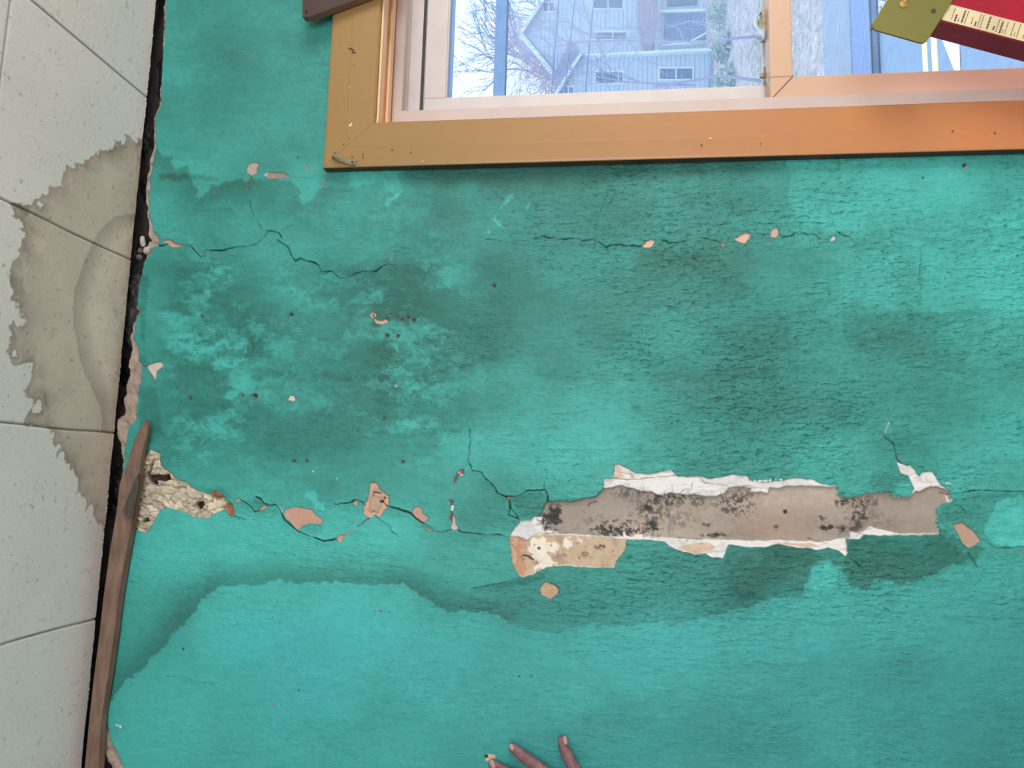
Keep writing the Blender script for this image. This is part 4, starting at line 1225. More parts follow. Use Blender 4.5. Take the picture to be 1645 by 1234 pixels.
# sash locks on the meeting rail
m_brass = mat_basic('worn_brass', (138, 128, 100), 0.45, 0.4, 90, metallic=0.4)
m_white = mat_basic('white_enamel', (176, 196, 220), 0.4)
lk = MB()
p0 = at(1228, 45, 0.116)
lk.box(p0.x - 0.026, p0.x + 0.028, 0.103, 0.121, ZM1 - 0.004, ZM1 + 0.006); lk.box(p0.x - 0.012, p0.x + 0.010, 0.104, 0.118, ZM1 + 0.004, ZM1 + 0.012)
lo_ = lk.build('sash_lock', m_brass, win, bevel=0.001); tag(lo_, 'brass and white sash lock on the meeting rail')
b = MB()
lv = []
for k in range(9):
    t = k / 8
    xx = p0.x + 0.030 - 0.062 * t
    h0 = 0.003 + 0.012 * math.sin(math.pi * min(1, t * 1.25)) ** 0.7 * (1 - 0.2 * t)
    h1 = h0 + 0.004 + 0.005 * (1 - abs(2 * t - 1))
    yy = 0.110 - 0.012 * t
    lv.append([Vector((xx, yy, ZM1 + h0)), Vector((xx, yy, ZM1 + h1)), Vector((xx, yy + 0.006, ZM1 + h1)), Vector((xx, yy + 0.006, ZM1 + h0))])
b.loft(lv)
b.box(p0.x - 0.028, p0.x - 0.012, 0.100, 0.106, ZM1 + 0.001, ZM1 + 0.017)
b.build('lock_lever', m_white, lo_, True)
p1 = at(1229, 122, 0.118)
b = MB(); b.box(p1.x - 0.014, p1.x + 0.016, 0.115, 0.119, ZM1 - 0.002, ZM1 + 0.0015); b.box(p1.x - 0.004, p1.x + 0.004, 0.114, 0.1195, ZM1, ZM1 + 0.0085)
o = b.build('sash_keeper', m_brass, win)
# exterior insect screen in its aluminium frame
zs1 = at(795, 80, 0.155).z; zs2 = at(815, 80, 0.155).z; zs3 = at(1397, 80, 0.155).z; zs4 = at(1412, 80, 0.155).z
m_alu = mat_basic('blue_grey_aluminium', (150, 168, 200), 0.5, 0.08, 50)
m_alul = mat_basic('pale_aluminium', (170, 188, 216), 0.4)
sx0, sx1 = WX0 + 0.037, WX1 - 0.037
b = MB(); b.box(sx0, sx1, 0.150, 0.158, zs2, zs1); b.box(sx0, sx1, 0.150, 0.158, zs4, zs3)
b.box(sx0, sx0 + 0.02, 0.150, 0.158, zs3, zs2); b.box(sx1 - 0.02, sx1, 0.150, 0.158, zs3, zs2)
scf = b.build('screen_frame', m_alu, win)
b = MB(); b.box(sx0, sx1, 0.1485, 0.1498, zs2 - 0.001, zs2 + 0.0025); b.box(sx0, sx1, 0.1485, 0.1498, zs3 - 0.003, zs3 - 0.0005); b.box(sx0, sx1, 0.1485, 0.1498, zs4 + 0.001, zs4 + 0.003)
b.build('frame_lip', mat_basic('lip_grey', (120, 122, 138), 0.5), scf)
# storm frame edge at the top and left pane
b = MB(); b.box(sx0, sx1, 0.150, 0.158, ZU1 - 0.046, ZU1 - 0.03)
b.build('storm_frame', m_alul, win)
m_scr = bpy.data.materials.new('insect_mesh'); m_scr.use_nodes = True
nt = m_scr.node_tree; nt.nodes.clear()
out = nt.nodes.new('ShaderNodeOutputMaterial'); tr = nt.nodes.new('ShaderNodeBsdfTransparent'); df = nt.nodes.new('ShaderNodeBsdfDiffuse')
df.inputs[0].default_value = L4((196, 210, 236)); mx = nt.nodes.new('ShaderNodeMixShader')
g = nt.nodes.new('ShaderNodeNewGeometry'); s = nt.nodes.new('ShaderNodeSeparateXYZ'); nt.links.new(g.outputs['Position'], s.inputs[0])
vals = []
for ax in (0, 2):
    mm = nt.nodes.new('ShaderNodeMath'); mm.operation = 'MULTIPLY'; mm.inputs[1].default_value = 2 * math.pi / 0.0021
    nt.links.new(s.outputs[ax], mm.inputs[0])
    sn = nt.nodes.new('ShaderNodeMath'); sn.operation = 'SINE'; nt.links.new(mm.outputs[0], sn.inputs[0])
    gt = nt.nodes.new('ShaderNodeMath'); gt.operation = 'GREATER_THAN'; gt.inputs[1].default_value = 0.80
    nt.links.new(sn.outputs[0], gt.inputs[0]); vals.append(gt)
mxv = nt.nodes.new('ShaderNodeMath'); mxv.operation = 'MAXIMUM'
nt.links.new(vals[0].outputs[0], mxv.inputs[0]); nt.links.new(vals[1].outputs[0], mxv.inputs[1])
nt.links.new(mxv.outputs[0], mx.inputs[0]); nt.links.new(tr.outputs[0], mx.inputs[1]); nt.links.new(df.outputs[0], mx.inputs[2])
nt.links.new(mx.outputs[0], out.inputs[0])
b = MB(); b.add([(sx0 + .02, 0.154, zs3), (sx1 - .02, 0.154, zs3), (sx1 - .02, 0.154, zs2), (sx0 + .02, 0.154, zs2)], [(0, 1, 2, 3)])
b.build('insect_screen', m_scr, win)
# paint marks and screws on the casing corner
b = MB()
q0, q1 = at(534, 252, -0.0236), at(570, 262, -0.0236)
path = [q0, at(541, 254, -0.026), at(552, 258, -0.0275), at(563, 261.5, -0.0265), q1]
rg = []
for i, p in enumerate(path):
    w_ = [0.0022, 0.0045, 0.0038, 0.004, 0.0026][i]
    rg.append([p + Vector((w_, 0, 0.001)), p + Vector((w_ * .3, -0.0018, 0)), p + Vector((-w_, 0, -0.001)), p + Vector((-w_, 0.0025, 0)), p + Vector((w_, 0.0025, 0))])
b.loft(rg)
o = b.build('metal_clip', mat_basic('tarnished_steel', (150, 136, 118), 0.4, 0.3, 120, metallic=0.5), win, bevel=0.0004)
b = MB()
for (u, v) in ((535, 253), (566, 261)):
    p = at(u, v, -0.027); b.tube([p, p + Vector((0, -0.001, 0))], 0.0022, 10)
b.build('screw_head', m_blk, o)
b = MB()
# short squiggle of dark paint and knocks on the head board
b.tube([at(560, 77, -0.0224), at(564, 78, -0.0226), at(568, 80, -0.0226), at(566, 84, -0.0226), at(571, 84.5, -0.0224)], 0.0009, 6)
for (u, v, r) in ((569, 105, .0009), (566, 252, .001), (583, 248, .001), (583, 253, .001), (573, 259, .001), (538, 246, .0012), (552, 232, .001), (561, 222, .0012),
                  (1127, 233, .0014), (1222, 231, .0008), (1530, 211, .0012), (1598, 214, .0012), (630, 241, .0014), (660, 245, .0010)):
    p = at(u, v, -0.0212); b.tube([p, p + Vector((0, -0.0012, 0))], r, 8)
o = b.build('paint_nick', mat_basic('dark_nick', (84, 62, 40), 0.6), win)
b = MB()
for (u, v, r) in ((563, 202, .0022), (565, 199, .0014), (679, 260, .0010), (1141, 223, .0014), (562, 141, .0008)):
    p = at(u, v, -0.0212); b.tube([p, p + Vector((0, -0.0012, 0))], r, 8)
o = b.build('white_fleck', mat_basic('white_paint_fleck', (230, 222, 205), 0.5), win)

# ================================================================== DARK BOARD AT THE TOP OF THE WINDOW
m_dark = mat_basic('dark_stained_wood', (62, 40, 34), 0.5, 0.2, 14)
m_dark2 = mat_basic('pale_wood_edge', (112, 84, 72), 0.6, 0.2, 20)  # paler colour on the lower slanted edge
b = MB()
fp = [(486, -260), (486, 27), (498, 26.5), (531, 14), (574, -1), (640, -26), (640, -260)]
b.prism([at(u, v, -0.0375) for u, v in fp], (0, 0.0135, 0))
b.m[:] = [0] * len(b.m)
for k in (3, 4, 5, 6): b.m[k] = 1
o = b.build('curtain_board', [m_dark, m_dark2])
tag(o, 'dark brown stained curtain board end crossing the top of the window casing', 'curtain board')
b = MB(); b.tube([at(492, 18, -0.038), at(492, 18, -0.0395)], 0.0022, 8)
b.build('nail_head', m_blk, o)

# ================================================================== RED BOX LEANING ON THE WINDOW STOOL
YF, YK = -0.100, -0.062                                  # front and back of the box
fa, fb = at(1512, 33, YF), at(1645, 68, YF)
dirx = (fb - fa).normalized()                            # down along the box
side = Vector((-dirx.z, 0, dirx.x))
if side.x < 0: side = -side
m_olive = mat_basic('olive_green_enamel', (118, 114, 54), 0.4, 0.08, 12)
m_red = mat_basic('red_enamel', (160, 22, 48), 0.35, 0.10, 14)
m_red_shade = mat_basic('shaded_red_enamel', (124, 46, 70), 0.4, 0.25, 10)  # red enamel darkened to paint in the shade of the underside
m_label = mat_basic('yellowed_label_paper', (216, 196, 156), 0.7, 0.14, 25)
m_ink = mat_basic('label_ink', (62, 46, 42), 0.7)


def P(s, t, y=YF):
    """s metres along the box, t metres across its front, at depth y"""
    q = fa + dirx * s + side * t
    return Vector((q.x, y, q.z))


Lb = (fa.z - WZ0) / -dirx.z - 0.03
bx = empty('red_metal_box', P(Lb, 0.04, (YF + YK) / 2))
tag(bx, 'long red metal box with olive green end plate standing tilted on the window stool', 'metal box')
sec = [(0.0, YK), (0.0, YF + 0.002), (0.002, YF), (0.100, YF), (0.102, YF + 0.002), (0.102, YK)]
b = MB(); b.loft([[P(-0.012, t, y) for t, y in sec], [P(Lb, t, y) for t, y in sec]])
b.m[0] = 1
b.build('box_body', [m_red, m_red_shade], bx)
tl1 = (at(1525, 7, YF) - fa).dot(side); tl0 = 0.001
b = MB(); b.prism([P(0.0, tl0), P(0.0, tl1), P(0.44, tl1), P(0.44, tl0)], (0, -0.0006, 0))
lab = b.build('paper_label', m_label, bx); tag(lab, 'yellowed paper label with rows of small print')
b = MB(); rnd = random.Random(4); sx = 0.012
while sx < 0.43:
    step = rnd.choice([0.0038, 0.0044, 0.005, 0.0085])
    w = 0.0009 if rnd.random() < 0.8 else 0.0022
    t = tl0 + 0.002 + rnd.random() * 0.003
    end = tl1 - 0.002 - (rnd.random() < 0.35) * rnd.uniform(0.004, 0.014)
    while t < end:
        dt = rnd.uniform(0.0012, 0.0036)
        if t + dt > end: break
        b.prism([P(sx, t, YF - 0.0008), P(sx + w, t, YF - 0.0008), P(sx + w, t + dt, YF - 0.0008), P(sx, t + dt, YF - 0.0008)], (0, -0.00015, 0))
        t += dt + rnd.uniform(0.0006, 0.0011)
    sx += step
b.build('small_print', m_ink, lab)
YP = -0.104
pl = [at(u, v, YP) for u, v in ((1403, 44), (1406, 47.5), (1478, 68), (1484, 68.5), (1489, 65.5), (1495, 57), (1531, 0), (1570, -62), (1560, -72), (1480, -92), (1470, -86), (1425, 0), (1400.5, 38))]
b = MB(); b.prism(pl, (0, 0.004, 0))
ff = P(0, 0)
b.prism([at(1426, 0, YP + 0.004), at(1429, 1, YP + 0.004), at(1406, 42, YP + 0.004), at(1402, 41, YP + 0.004)], (0, 0.012, 0))
plate = b.build('end_plate', m_olive, bx, bevel=0.0008); tag(plate, 'olive green end plate with keyhole slot')
b = MB()
p = at(1451, 7.5, YP - 0.0002); b.tube([p, p + Vector((0, -0.0008, 0))], 0.0052, 16)
b.tube([at(1452, 6, YP - 0.0004), at(1458, -10, YP - 0.0004)], 0.0028, 8)
b.build('keyhole_slot', mat_basic('worn_orange_slot', (206, 160, 92), 0.6, 0.2, 60), plate, True)
b = MB(); p = at(1499.5, 17.5, YP - 0.0002); b.tube([p, p + Vector((0, -0.0008, 0))], 0.0032, 12)
b.build('screw_hole', m_blk, plate)
b = MB(); fz = P(Lb, 0.05)
b.box(fz.x - 0.06, fz.x + 0.06, YF - 0.004, YK + 0.004, WZ0 + 0.0005, WZ0 + 0.02)
b.build('box_foot', m_red_shade, bx, bevel=0.003)

# ================================================================== OUTSIDE
m_asph = mat_basic('worn_asphalt', (134, 152, 176), 0.9, 0.06, 6, 0.004, 40)
m_yel = mat_basic('yellow_road_paint', (240, 226, 170), 0.7, 0.05, 6)
m_wht = mat_basic('white_road_paint', (250, 250, 250), 0.7)
m_conc = mat_basic('pale_concrete', (152, 158, 172), 0.9, 0.10, 3, 0.004, 30)
m_curb = mat_basic('kerb_stone', (112, 128, 168), 0.9, 0.1, 5)
GZ = CAMZ - 5.0
b = MB(); yk = ground(1412, 60, GZ).y
b.box(-12, 30, 0.6, yk, GZ - 0.2, GZ)
o = b.build('floor_street', m_asph); tag(o, kind='structure')


def strip(y_a, y_b, z_, name, mat, lab, cat, group=None, x0=-12, x1=30):
    b = MB(); b.box(x0, x1, y_a, y_b, z_ + 0.001, z_ + 0.008)
    return tag(b.build(name, mat), lab, cat, group)


ya, yb_ = ground(1483, 100, GZ).y, ground(1491, 100, GZ).y
strip(yb_, ya, GZ, 'road_line', m_yel, 'yellow road line farther from the window of the painted pair', 'road line', 'double yellow road lines')
ya, yb_ = ground(1498, 100, GZ).y, ground(1507.5, 100, GZ).y
strip(yb_, ya, GZ, 'road_line', m_yel, 'yellow road line nearer to the window of the painted pair', 'road line', 'double yellow road lines')
b = MB(); poly = [ground(u, v, GZ + 0.002) for u, v in ((1512, 58), (1541, 60), (1543.5, 112), (1545, 150), (1546, 150), (1533, 112))]
b.prism(poly, (0, 0, 0.006)); o = b.build('road_marking', m_wht)
tag(o, 'white tapering road marking beside the double yellow line', 'road marking')
# kerb, verge, footpath
b = MB(); y1 = ground(1397, 60, GZ + 0.12).y; b.box(-12, 30, yk, y1, GZ - 0.2, GZ + 0.12)
o = b.build('trim_kerb', m_curb); tag(o, kind='structure')
y2 = ground(1366, 60, GZ + 0.12).y; y3 = ground(1322, 60, GZ + 0.13).y
b = MB(); b.box(-12, 30, y1, y2, GZ - 0.2, GZ + 0.10)
o = b.build('floor_verge', mat_basic('blue_grey_paving', (124, 144, 186), 0.9, 0.08, 3)); tag(o, kind='structure')
b = MB(); b.box(-12, 30, y2, y3, GZ - 0.2, GZ + 0.13)
o = b.build('floor_footpath', m_conc); tag(o, kind='structure')
# leaf-covered slope up to the houses
gxn, gyn = 120, 60
vs = []; fs = []
rnd = random.Random(3)
for i in range(gxn):
    for j in range(gyn):
        xx = -14 + 48 * i / (gxn - 1); yy = y3 + (45 - y3) * j / (gyn - 1)
        zz = GZ + 0.12 + (yy - y3) * 0.055 + 0.10 * (rnd.random() - 0.5)
        vs.append((xx, yy, zz))
for i in range(gxn - 1):
    for j in range(gyn - 1):
        a = i * gyn + j; fs.append((a, a + 1, a + gyn + 1, a + gyn))
b = MB(); b.add(vs, fs)
m_leaf = bpy.data.materials.new('fallen_leaves'); m_leaf.use_nodes = True
nt = m_leaf.node_tree; p = nt.nodes['Principled BSDF']; p.inputs['Roughness'].default_value = 0.9
tc = nt.nodes.new('ShaderNodeTexCoord'); n = nt.nodes.new('ShaderNodeTexNoise'); n.inputs['Scale'].default_value = 5.0; n.inputs['Detail'].default_value = 7; n.inputs['Roughness'].default_value = 0.75
r = nt.nodes.new('ShaderNodeValToRGB'); cr_ = r.color_ramp
cr_.elements[0].position = 0.36; cr_.elements[0].color = L4((112, 116, 132)); cr_.elements[1].position = 0.64; cr_.elements[1].color = L4((240, 226, 222))
for ps, cc in ((0.44, (150, 164, 132)), (0.5, (206, 172, 162)), (0.57, (186, 180, 190))):
    e_ = cr_.elements.new(ps); e_.color = L4(cc)
nt.links.new(tc.outputs['Object'], n.inputs['Vector']); nt.links.new(n.outputs['Fac'], r.inputs[0]); nt.links.new(r.outputs[0], p.inputs['Base Color'])
o = b.build('floor_slope', m_leaf); tag(o, kind='structure')


def slope_z(y): return GZ + 0.12 + (y - y3) * 0.055


# drain grate at the kerb
b = MB(); m_grate = mat_basic('white_grate', (226, 226, 226), 0.5)
c_ = ground(1402, 8, GZ)
for i in range(7):
    b.box(c_.x - 0.5 + i * 0.2, c_.x - 0.45 + i * 0.2, c_.y - 0.55, c_.y + 0.05, GZ + 0.001, GZ + 0.04)
for i in range(4):
    b.box(c_.x - 0.5, c_.x + 0.75, c_.y - 0.55 + i * 0.19, c_.y - 0.52 + i * 0.19, GZ + 0.001, GZ + 0.04)
o = b.build('drain_grate', m_grate); tag(o, 'white barred drain grate by the kerb behind the olive green plate', 'grate')

m_sid = bpy.data.materials.new('clapboard'); m_sid.use_nodes = True
nt = m_sid.node_tree; p = nt.nodes['Principled BSDF']; p.inputs['Roughness'].default_value = 0.7
g = nt.nodes.new('ShaderNodeNewGeometry'); s = nt.nodes.new('ShaderNodeSeparateXYZ'); nt.links.new(g.outputs['Position'], s.inputs[0])
mm = nt.nodes.new('ShaderNodeMath'); mm.operation = 'MULTIPLY'; mm.inputs[1].default_value = 5.5
fr = nt.nodes.new('ShaderNodeMath'); fr.operation = 'FRACT'
nt.links.new(s.outputs[2], mm.inputs[0]); nt.links.new(mm.outputs[0], fr.inputs[0])
r = nt.nodes.new('ShaderNodeValToRGB'); r.color_ramp.elements[0].position = 0.08; r.color_ramp.elements[1].position = 0.2
r.color_ramp.elements[0].color = L4((132, 144, 166)); r.color_ramp.elements[1].color = L4((186, 196, 206))
nt.links.new(fr.outputs[0], r.inputs[0]); nt.links.new(r.outputs[0], p.inputs['Base Color'])
bp = nt.nodes.new('ShaderNodeBump'); bp.inputs['Distance'].default_value = 0.03; nt.links.new(fr.outputs[0], bp.inputs['Height']); nt.links.new(bp.outputs[0], p.inputs['Normal'])
m_htrim = mat_basic('white_house_trim', (214, 226, 228), 0.6)
m_shing = mat_basic('grey_shingles', (128, 128, 146), 0.9, 0.25, 3)
m_shinb = mat_basic('brown_shingles', (148, 126, 140), 0.9, 0.25, 3)
m_win = mat_basic('dark_house_glass', (84, 92, 118), 0.8, spec=0.1)


def flat(name, pts, y, depth, mat, parent, label=None):
    b = MB(); b.prism([at(u, v, y) for u, v in pts], (depth * 0.6 if depth > 3 else 0, depth, 0))
    o = b.build(name, mat, parent)
    if label: tag(o, label)
    return o


def bar(name, p, q, y, wpx, depth, mat, parent):
    p = np.array(p, float); q = np.array(q, float); d = q - p; n_ = np.array([-d[1], d[0]]) / np.linalg.norm(d) * wpx / 2
    return flat(name, [tuple(p + n_), tuple(q + n_), tuple(q - n_), tuple(p - n_)], y, depth, mat, parent)


def house_window(u0, v0, u1, v1, y, parent, tw=3.5, split=None):
    fr_ = flat('window', [(u0 - tw, v0 - tw), (u1 + tw, v0 - tw), (u1 + tw, v1 + tw), (u0 - tw, v1 + tw)], y - 0.06, 0.1, m_htrim, parent)
    flat('pane', [(u0, v0), (u1, v0), (u1, v1), (u0, v1)], y - 0.09, 0.04, m_win, fr_)
    if split is None: split = (u0 + u1) / 2
    flat('sash_bar', [(split - 1, v0), (split + 1, v0), (split + 1, v1), (split - 1, v1)], y - 0.12, 0.04, m_htrim, fr_)


YH = 27.0
house = empty('clapboard_house', at(1180, 20, YH)); tag(house, 'pale clapboard house with tall white-trimmed gable seen through the upper pane', 'house')
flat('wall', [(838, 52), (893, 116), (1182, 116), (1182, -300), (893, -300), (893, -14)], YH, 7, m_sid, house)
rf = MB()
rf.prism([at(834, 52, YH - 0.3), at(893, 122, YH - 0.3), at(898, 119, YH - 0.3), at(841, 52, YH - 0.3)], (4.6, 7.6, 0))
rf.prism([at(834, 52, YH - 0.3), at(893, -34, YH - 0.3), at(898, -31, YH - 0.3), at(841, 52, YH - 0.3)], (4.6, 7.6, 0))
rf.build('roof', m_shing, house)
bar('gable_trim', (836, 53), (888, 116), YH - 0.36, 5, 0.15, m_htrim, house)
bar('gable_trim', (836, 53), (890, -28), YH - 0.36, 5, 0.15, m_htrim, house)
house_window(873, 5, 889, 17, YH, house)
house_window(873, -30, 889, -8, YH, house)
house_window(957, 52, 1006, 62, YH, house, 3, 984)
house_window(954, -10, 1000, 12, YH, house, 3)
wp = flat('porch_opening', [(1068, 22), (1166, 20), (1166, 66), (1066, 68)], YH - 0.1, 0.1, mat_basic('porch_shade_glass', (92, 108, 150), 0.8, spec=0.1), house)
bar('porch_trim', (1060, 18), (1178, 14), YH - 0.2, 4, 0.2, m_htrim, house)
bar('porch_trim', (1064, 72), (1174, 64), YH - 0.2, 3, 0.2, m_htrim, house)
bar('porch_trim', (1057, -30), (1054, 84), YH - 0.3, 7, 0.3, m_htrim, house)
bar('porch_trim', (1168, 66), (1177, 14), YH - 0.2, 4, 0.2, m_htrim, house)
bar('porch_trim', (1106, 68), (1166, 36), YH - 0.24, 2.5, 0.2, m_htrim, house)
flat('porch_opening', [(1072, -60), (1120, -60), (1120, 6), (1072, 8)], YH - 0.1, 0.1, m_win, house)
flat('porch_roof', [(1028, -120), (1050, -120), (1058, 20), (1046, 86), (1031, 48), (1026, 20)], YH - 0.8, 0.8, m_shinb, house)
YW = 25.5
wing = empty('house_wing', at(1170, 150, YW)); tag(wing, 'lower clapboard house wing with sloping white roof edge, left of the tall gable', 'house')
flat('wall', [(893, 165), (936, 90), (1172, 82), (1166, 420), (936, 420), (893, 240)], YW, 6, m_sid, wing)
b = MB()
b.prism([at(886, 160, YW - 0.3), at(932, 84, YW - 0.3), at(938, 86, YW - 0.3), at(892, 162, YW - 0.3)], (4.0, 6.5, 0)); b.build('roof', m_shing, wing)
bar('gable_trim', (888, 158), (934, 84), YW - 0.36, 4.5, 0.15, m_htrim, wing)
flat('roof_slope', [(889, 117), (893, 112), (915, 64), (925, 70), (934, 84), (890, 156)], YW + 0.4, 0.2, m_shing, wing)
bar('gable_trim', (940, 88), (1172, 78), YW - 0.2, 4, 0.2, m_htrim, wing)
house_window(957, 116, 1000, 132, YW, wing, 3, 993)
house_window(1060, 110, 1112, 126, YW, wing, 3, 1086)
house_window(906, 140, 920, 149, YW, wing, 2.5)
bar('downpipe', (1142, 80), (1136, 160), YW - 0.15, 2, 0.1, m_alu, wing)
bar('downpipe', (1160, 80), (1150, 160), YW - 0.15, 2, 0.1, m_alu, wing)

# overhead wires
m_wire = mat_basic('grey_cable', (84, 96, 140), 0.6)
for (u0, u1), lab in (((897.5, 886), 'overhead cable nearest the gable peak of the three'), ((923.5, 907), 'middle one of three overhead cables'),
                      ((953.5, 940), 'overhead cable farthest from the gable peak')):
    b = MB(); p, q = at(u0, 0, 15), at(u1, 150, 15); dx = q - p
    b.tube([p - dx * 3, p, q, q + dx * 3], 0.014, 8)
    tag(b.build('power_cable', m_wire, None, True), lab, 'cable', 'overhead cables')

# ---- trees
m_bark = mat_basic('bare_branches', (140, 156, 184), 0.9, 0.2, 4)  # bark paled towards blue: haze painted into the colour
m_bark2 = mat_basic('reddish_branches', (164, 146, 160), 0.9, 0.2, 4)


def tree(name, base, h, seed, mat, label, spread=0.5, levels=6, r0=0.12, n0=5, lean=(0, 0, 1), leaves=0, lmat=None):
    rnd = random.Random(seed)
    b = MB(); tips = []

    def grow(p, d, L, r, k):
        q = p + d * L
        mid = (p + q) / 2 + Vector((rnd.uniform(-1, 1), rnd.uniform(-1, 1), rnd.uniform(-1, 1))) * L * 0.06
        b.tube([p, mid, q], [r, r * 0.85, r * 0.68], 5 if k < 3 else 3)
        if k >= levels:
            tips.append(q); return
        for _ in range(3 if k < levels - 1 else 2):
            nd = (d + Vector((rnd.gauss(0, 1), rnd.gauss(0, 1), rnd.gauss(0, 0.7))) * spread).normalized()
            st = p + (q - p) * rnd.uniform(0.55, 1.0)
            grow(st, nd, L * rnd.uniform(0.62, 0.82), r * 0.6, k + 1)
        tips.append(q)

    grow(Vector(base), Vector(lean).normalized(), h * 0.34, r0, 0)
    o = b.build(name, mat, None, False, fix=False)
    tag(o, label, 'tree')
    if leaves:
        lb_ = MB()
        for t in tips:
            for _ in range(leaves):
                c = t + Vector((rnd.gauss(0, .3), rnd.gauss(0, .3), rnd.gauss(0, .3)))
                a1 = Vector((rnd.gauss(0, 1), rnd.gauss(0, 1), rnd.gauss(0, 1))).normalized() * 0.055
                a2 = a1.cross(Vector((rnd.gauss(0, 1), rnd.gauss(0, 1), rnd.gauss(0, 1)))).normalized() * 0.05
                lb_.add([c - a1, c + a2, c + a1, c - a2], [(0, 1, 2, 3)])
        l_ = lb_.build('foliage', lmat, o, fix=False); l_['kind'] = 'stuff'
    return o


m_lv = mat_basic('dry_red_leaves', (222, 172, 168), 0.8, 0.2, 3)
m_lvb = mat_basic('hazy_blue_twigs', (120, 150, 190), 0.8, 0.1, 3)
p = at(960, 175, 40); tree('bare_tree', (p.x, 40, slope_z(40)), 15, 5, m_bark, 'tall bare tree against the white sky beyond the houses', 0.42, 7, 0.22)
p = at(960, 30, 44); tree('bare_tree', (p.x, 44, slope_z(44)), 15, 8, m_bark, 'bare tree against the sky behind the gable peak', 0.42, 7, 0.2)
p = at(960, 130, 36); tree('bare_tree', (p.x, 36, slope_z(36)), 10.5, 11, m_bark2, 'reddish tree with dry leaves beside the lower slope of the gable', 0.5, 6, 0.16, leaves=9, lmat=m_lv)
p = at(960, -20, 38); tree('bare_tree', (p.x, 38, slope_z(38)), 8.5, 14, m_bark2, 'reddish twiggy tree rising just behind the gable peak', 0.5, 6, 0.16, leaves=4, lmat=m_lv)
m_lil = mat_basic('lilac_branches', (152, 142, 166), 0.9)
p = at(1180, 135, 18); tree('bare_tree', (p.x, 18, slope_z(18)), 9.5, 22, m_lil, 'leafless young tree spreading thin branches in front of the house wing', 0.5, 6, 0.05)
p = at(1180, 60, 19.5); tree('bare_tree', (p.x, 19.5, slope_z(19.5)), 10, 31, m_lil, 'leafless young tree with thin branches crossing the porch', 0.5, 6, 0.045)
# low shrubs along the slope
m_shrub = mat_basic('shrub_leaves', (150, 168, 138), 0.9, 0.35, 6)


def shrub(x_, y_, r, seed, lab):
    rnd = random.Random(seed); b = MB(); zb = slope_z(y_)
    for _ in range(500):
        a = rnd.uniform(0, 6.28); e = rnd.uniform(0, 1.5); rr = r * rnd.uniform(0.3, 1)
        c = Vector((x_ + rr * math.cos(a) * math.cos(e), y_ + rr * math.sin(a) * math.cos(e), zb + rr * math.sin(e)))
        a1 = Vector((rnd.gauss(0, 1), rnd.gauss(0, 1), rnd.gauss(0, 1))).normalized() * 0.08
        a2 = a1.cross(Vector((rnd.gauss(0, 1), rnd.gauss(0, 1), rnd.gauss(0, 1)))).normalized() * 0.06
        b.add([c - a1, c + a2, c + a1, c - a2], [(0, 1, 2, 3)])
    for k in range(6):
        a = k * 1.05; b.tube([(x_, y_, zb), (x_ + r * .5 * math.cos(a), y_ + r * .5 * math.sin(a), zb + r * .7)], 0.02, 4)
    tag(b.build('shrub', m_shrub, fix=False), lab, 'shrub')


for (u, v, yy, lab) in ((1185, 20, 23.5, 'low green shrub at the foot of the porch'), (1184, 75, 23.0, 'low green shrub between porch and house wing'),
                        (1180, 128, 22.5, 'low green shrub at the foot of the house wing')):
    q = at(u, v, yy); shrub(q.x, yy, 0.6, int(u + v), lab)

# ================================================================== THE HAND ON THE WALL
m_skin = bpy.data.materials.new('brown_skin'); m_skin.use_nodes = True
nt = m_skin.node_tree; p = nt.nodes['Principled BSDF']
p.inputs['Roughness'].default_value = 0.5; p.inputs['Subsurface Weight'].default_value = 0.08; p.inputs['Subsurface Radius'].default_value = (0.004, 0.002, 0.001)
tc = nt.nodes.new('ShaderNodeTexCoord'); n = nt.nodes.new('ShaderNodeTexNoise'); n.inputs['Scale'].default_value = 90; n.inputs['Detail'].default_value = 6
r = nt.nodes.new('ShaderNodeValToRGB'); r.color_ramp.elements[0].position = 0.3; r.color_ramp.elements[1].position = 0.75
r.color_ramp.elements[0].color = L4((104, 70, 74)); r.color_ramp.elements[1].color = L4((142, 100, 106))
nt.links.new(tc.outputs['Object'], n.inputs['Vector']); nt.links.new(n.outputs['Fac'], r.inputs[0]); nt.links.new(r.outputs[0], p.inputs['Base Color'])
bp = nt.nodes.new('ShaderNodeBump'); bp.inputs['Distance'].default_value = 0.0005; n2 = nt.nodes.new('ShaderNodeTexNoise'); n2.inputs['Scale'].default_value = 350
nt.links.new(tc.outputs['Object'], n2.inputs['Vector']); nt.links.new(n2.outputs['Fac'], bp.inputs['Height']); nt.links.new(bp.outputs[0], p.inputs['Normal'])

person = empty('person', at(980, 1420, -0.03))
tag(person, 'person whose brown left hand rests spread fingertips on the teal wall', 'person')


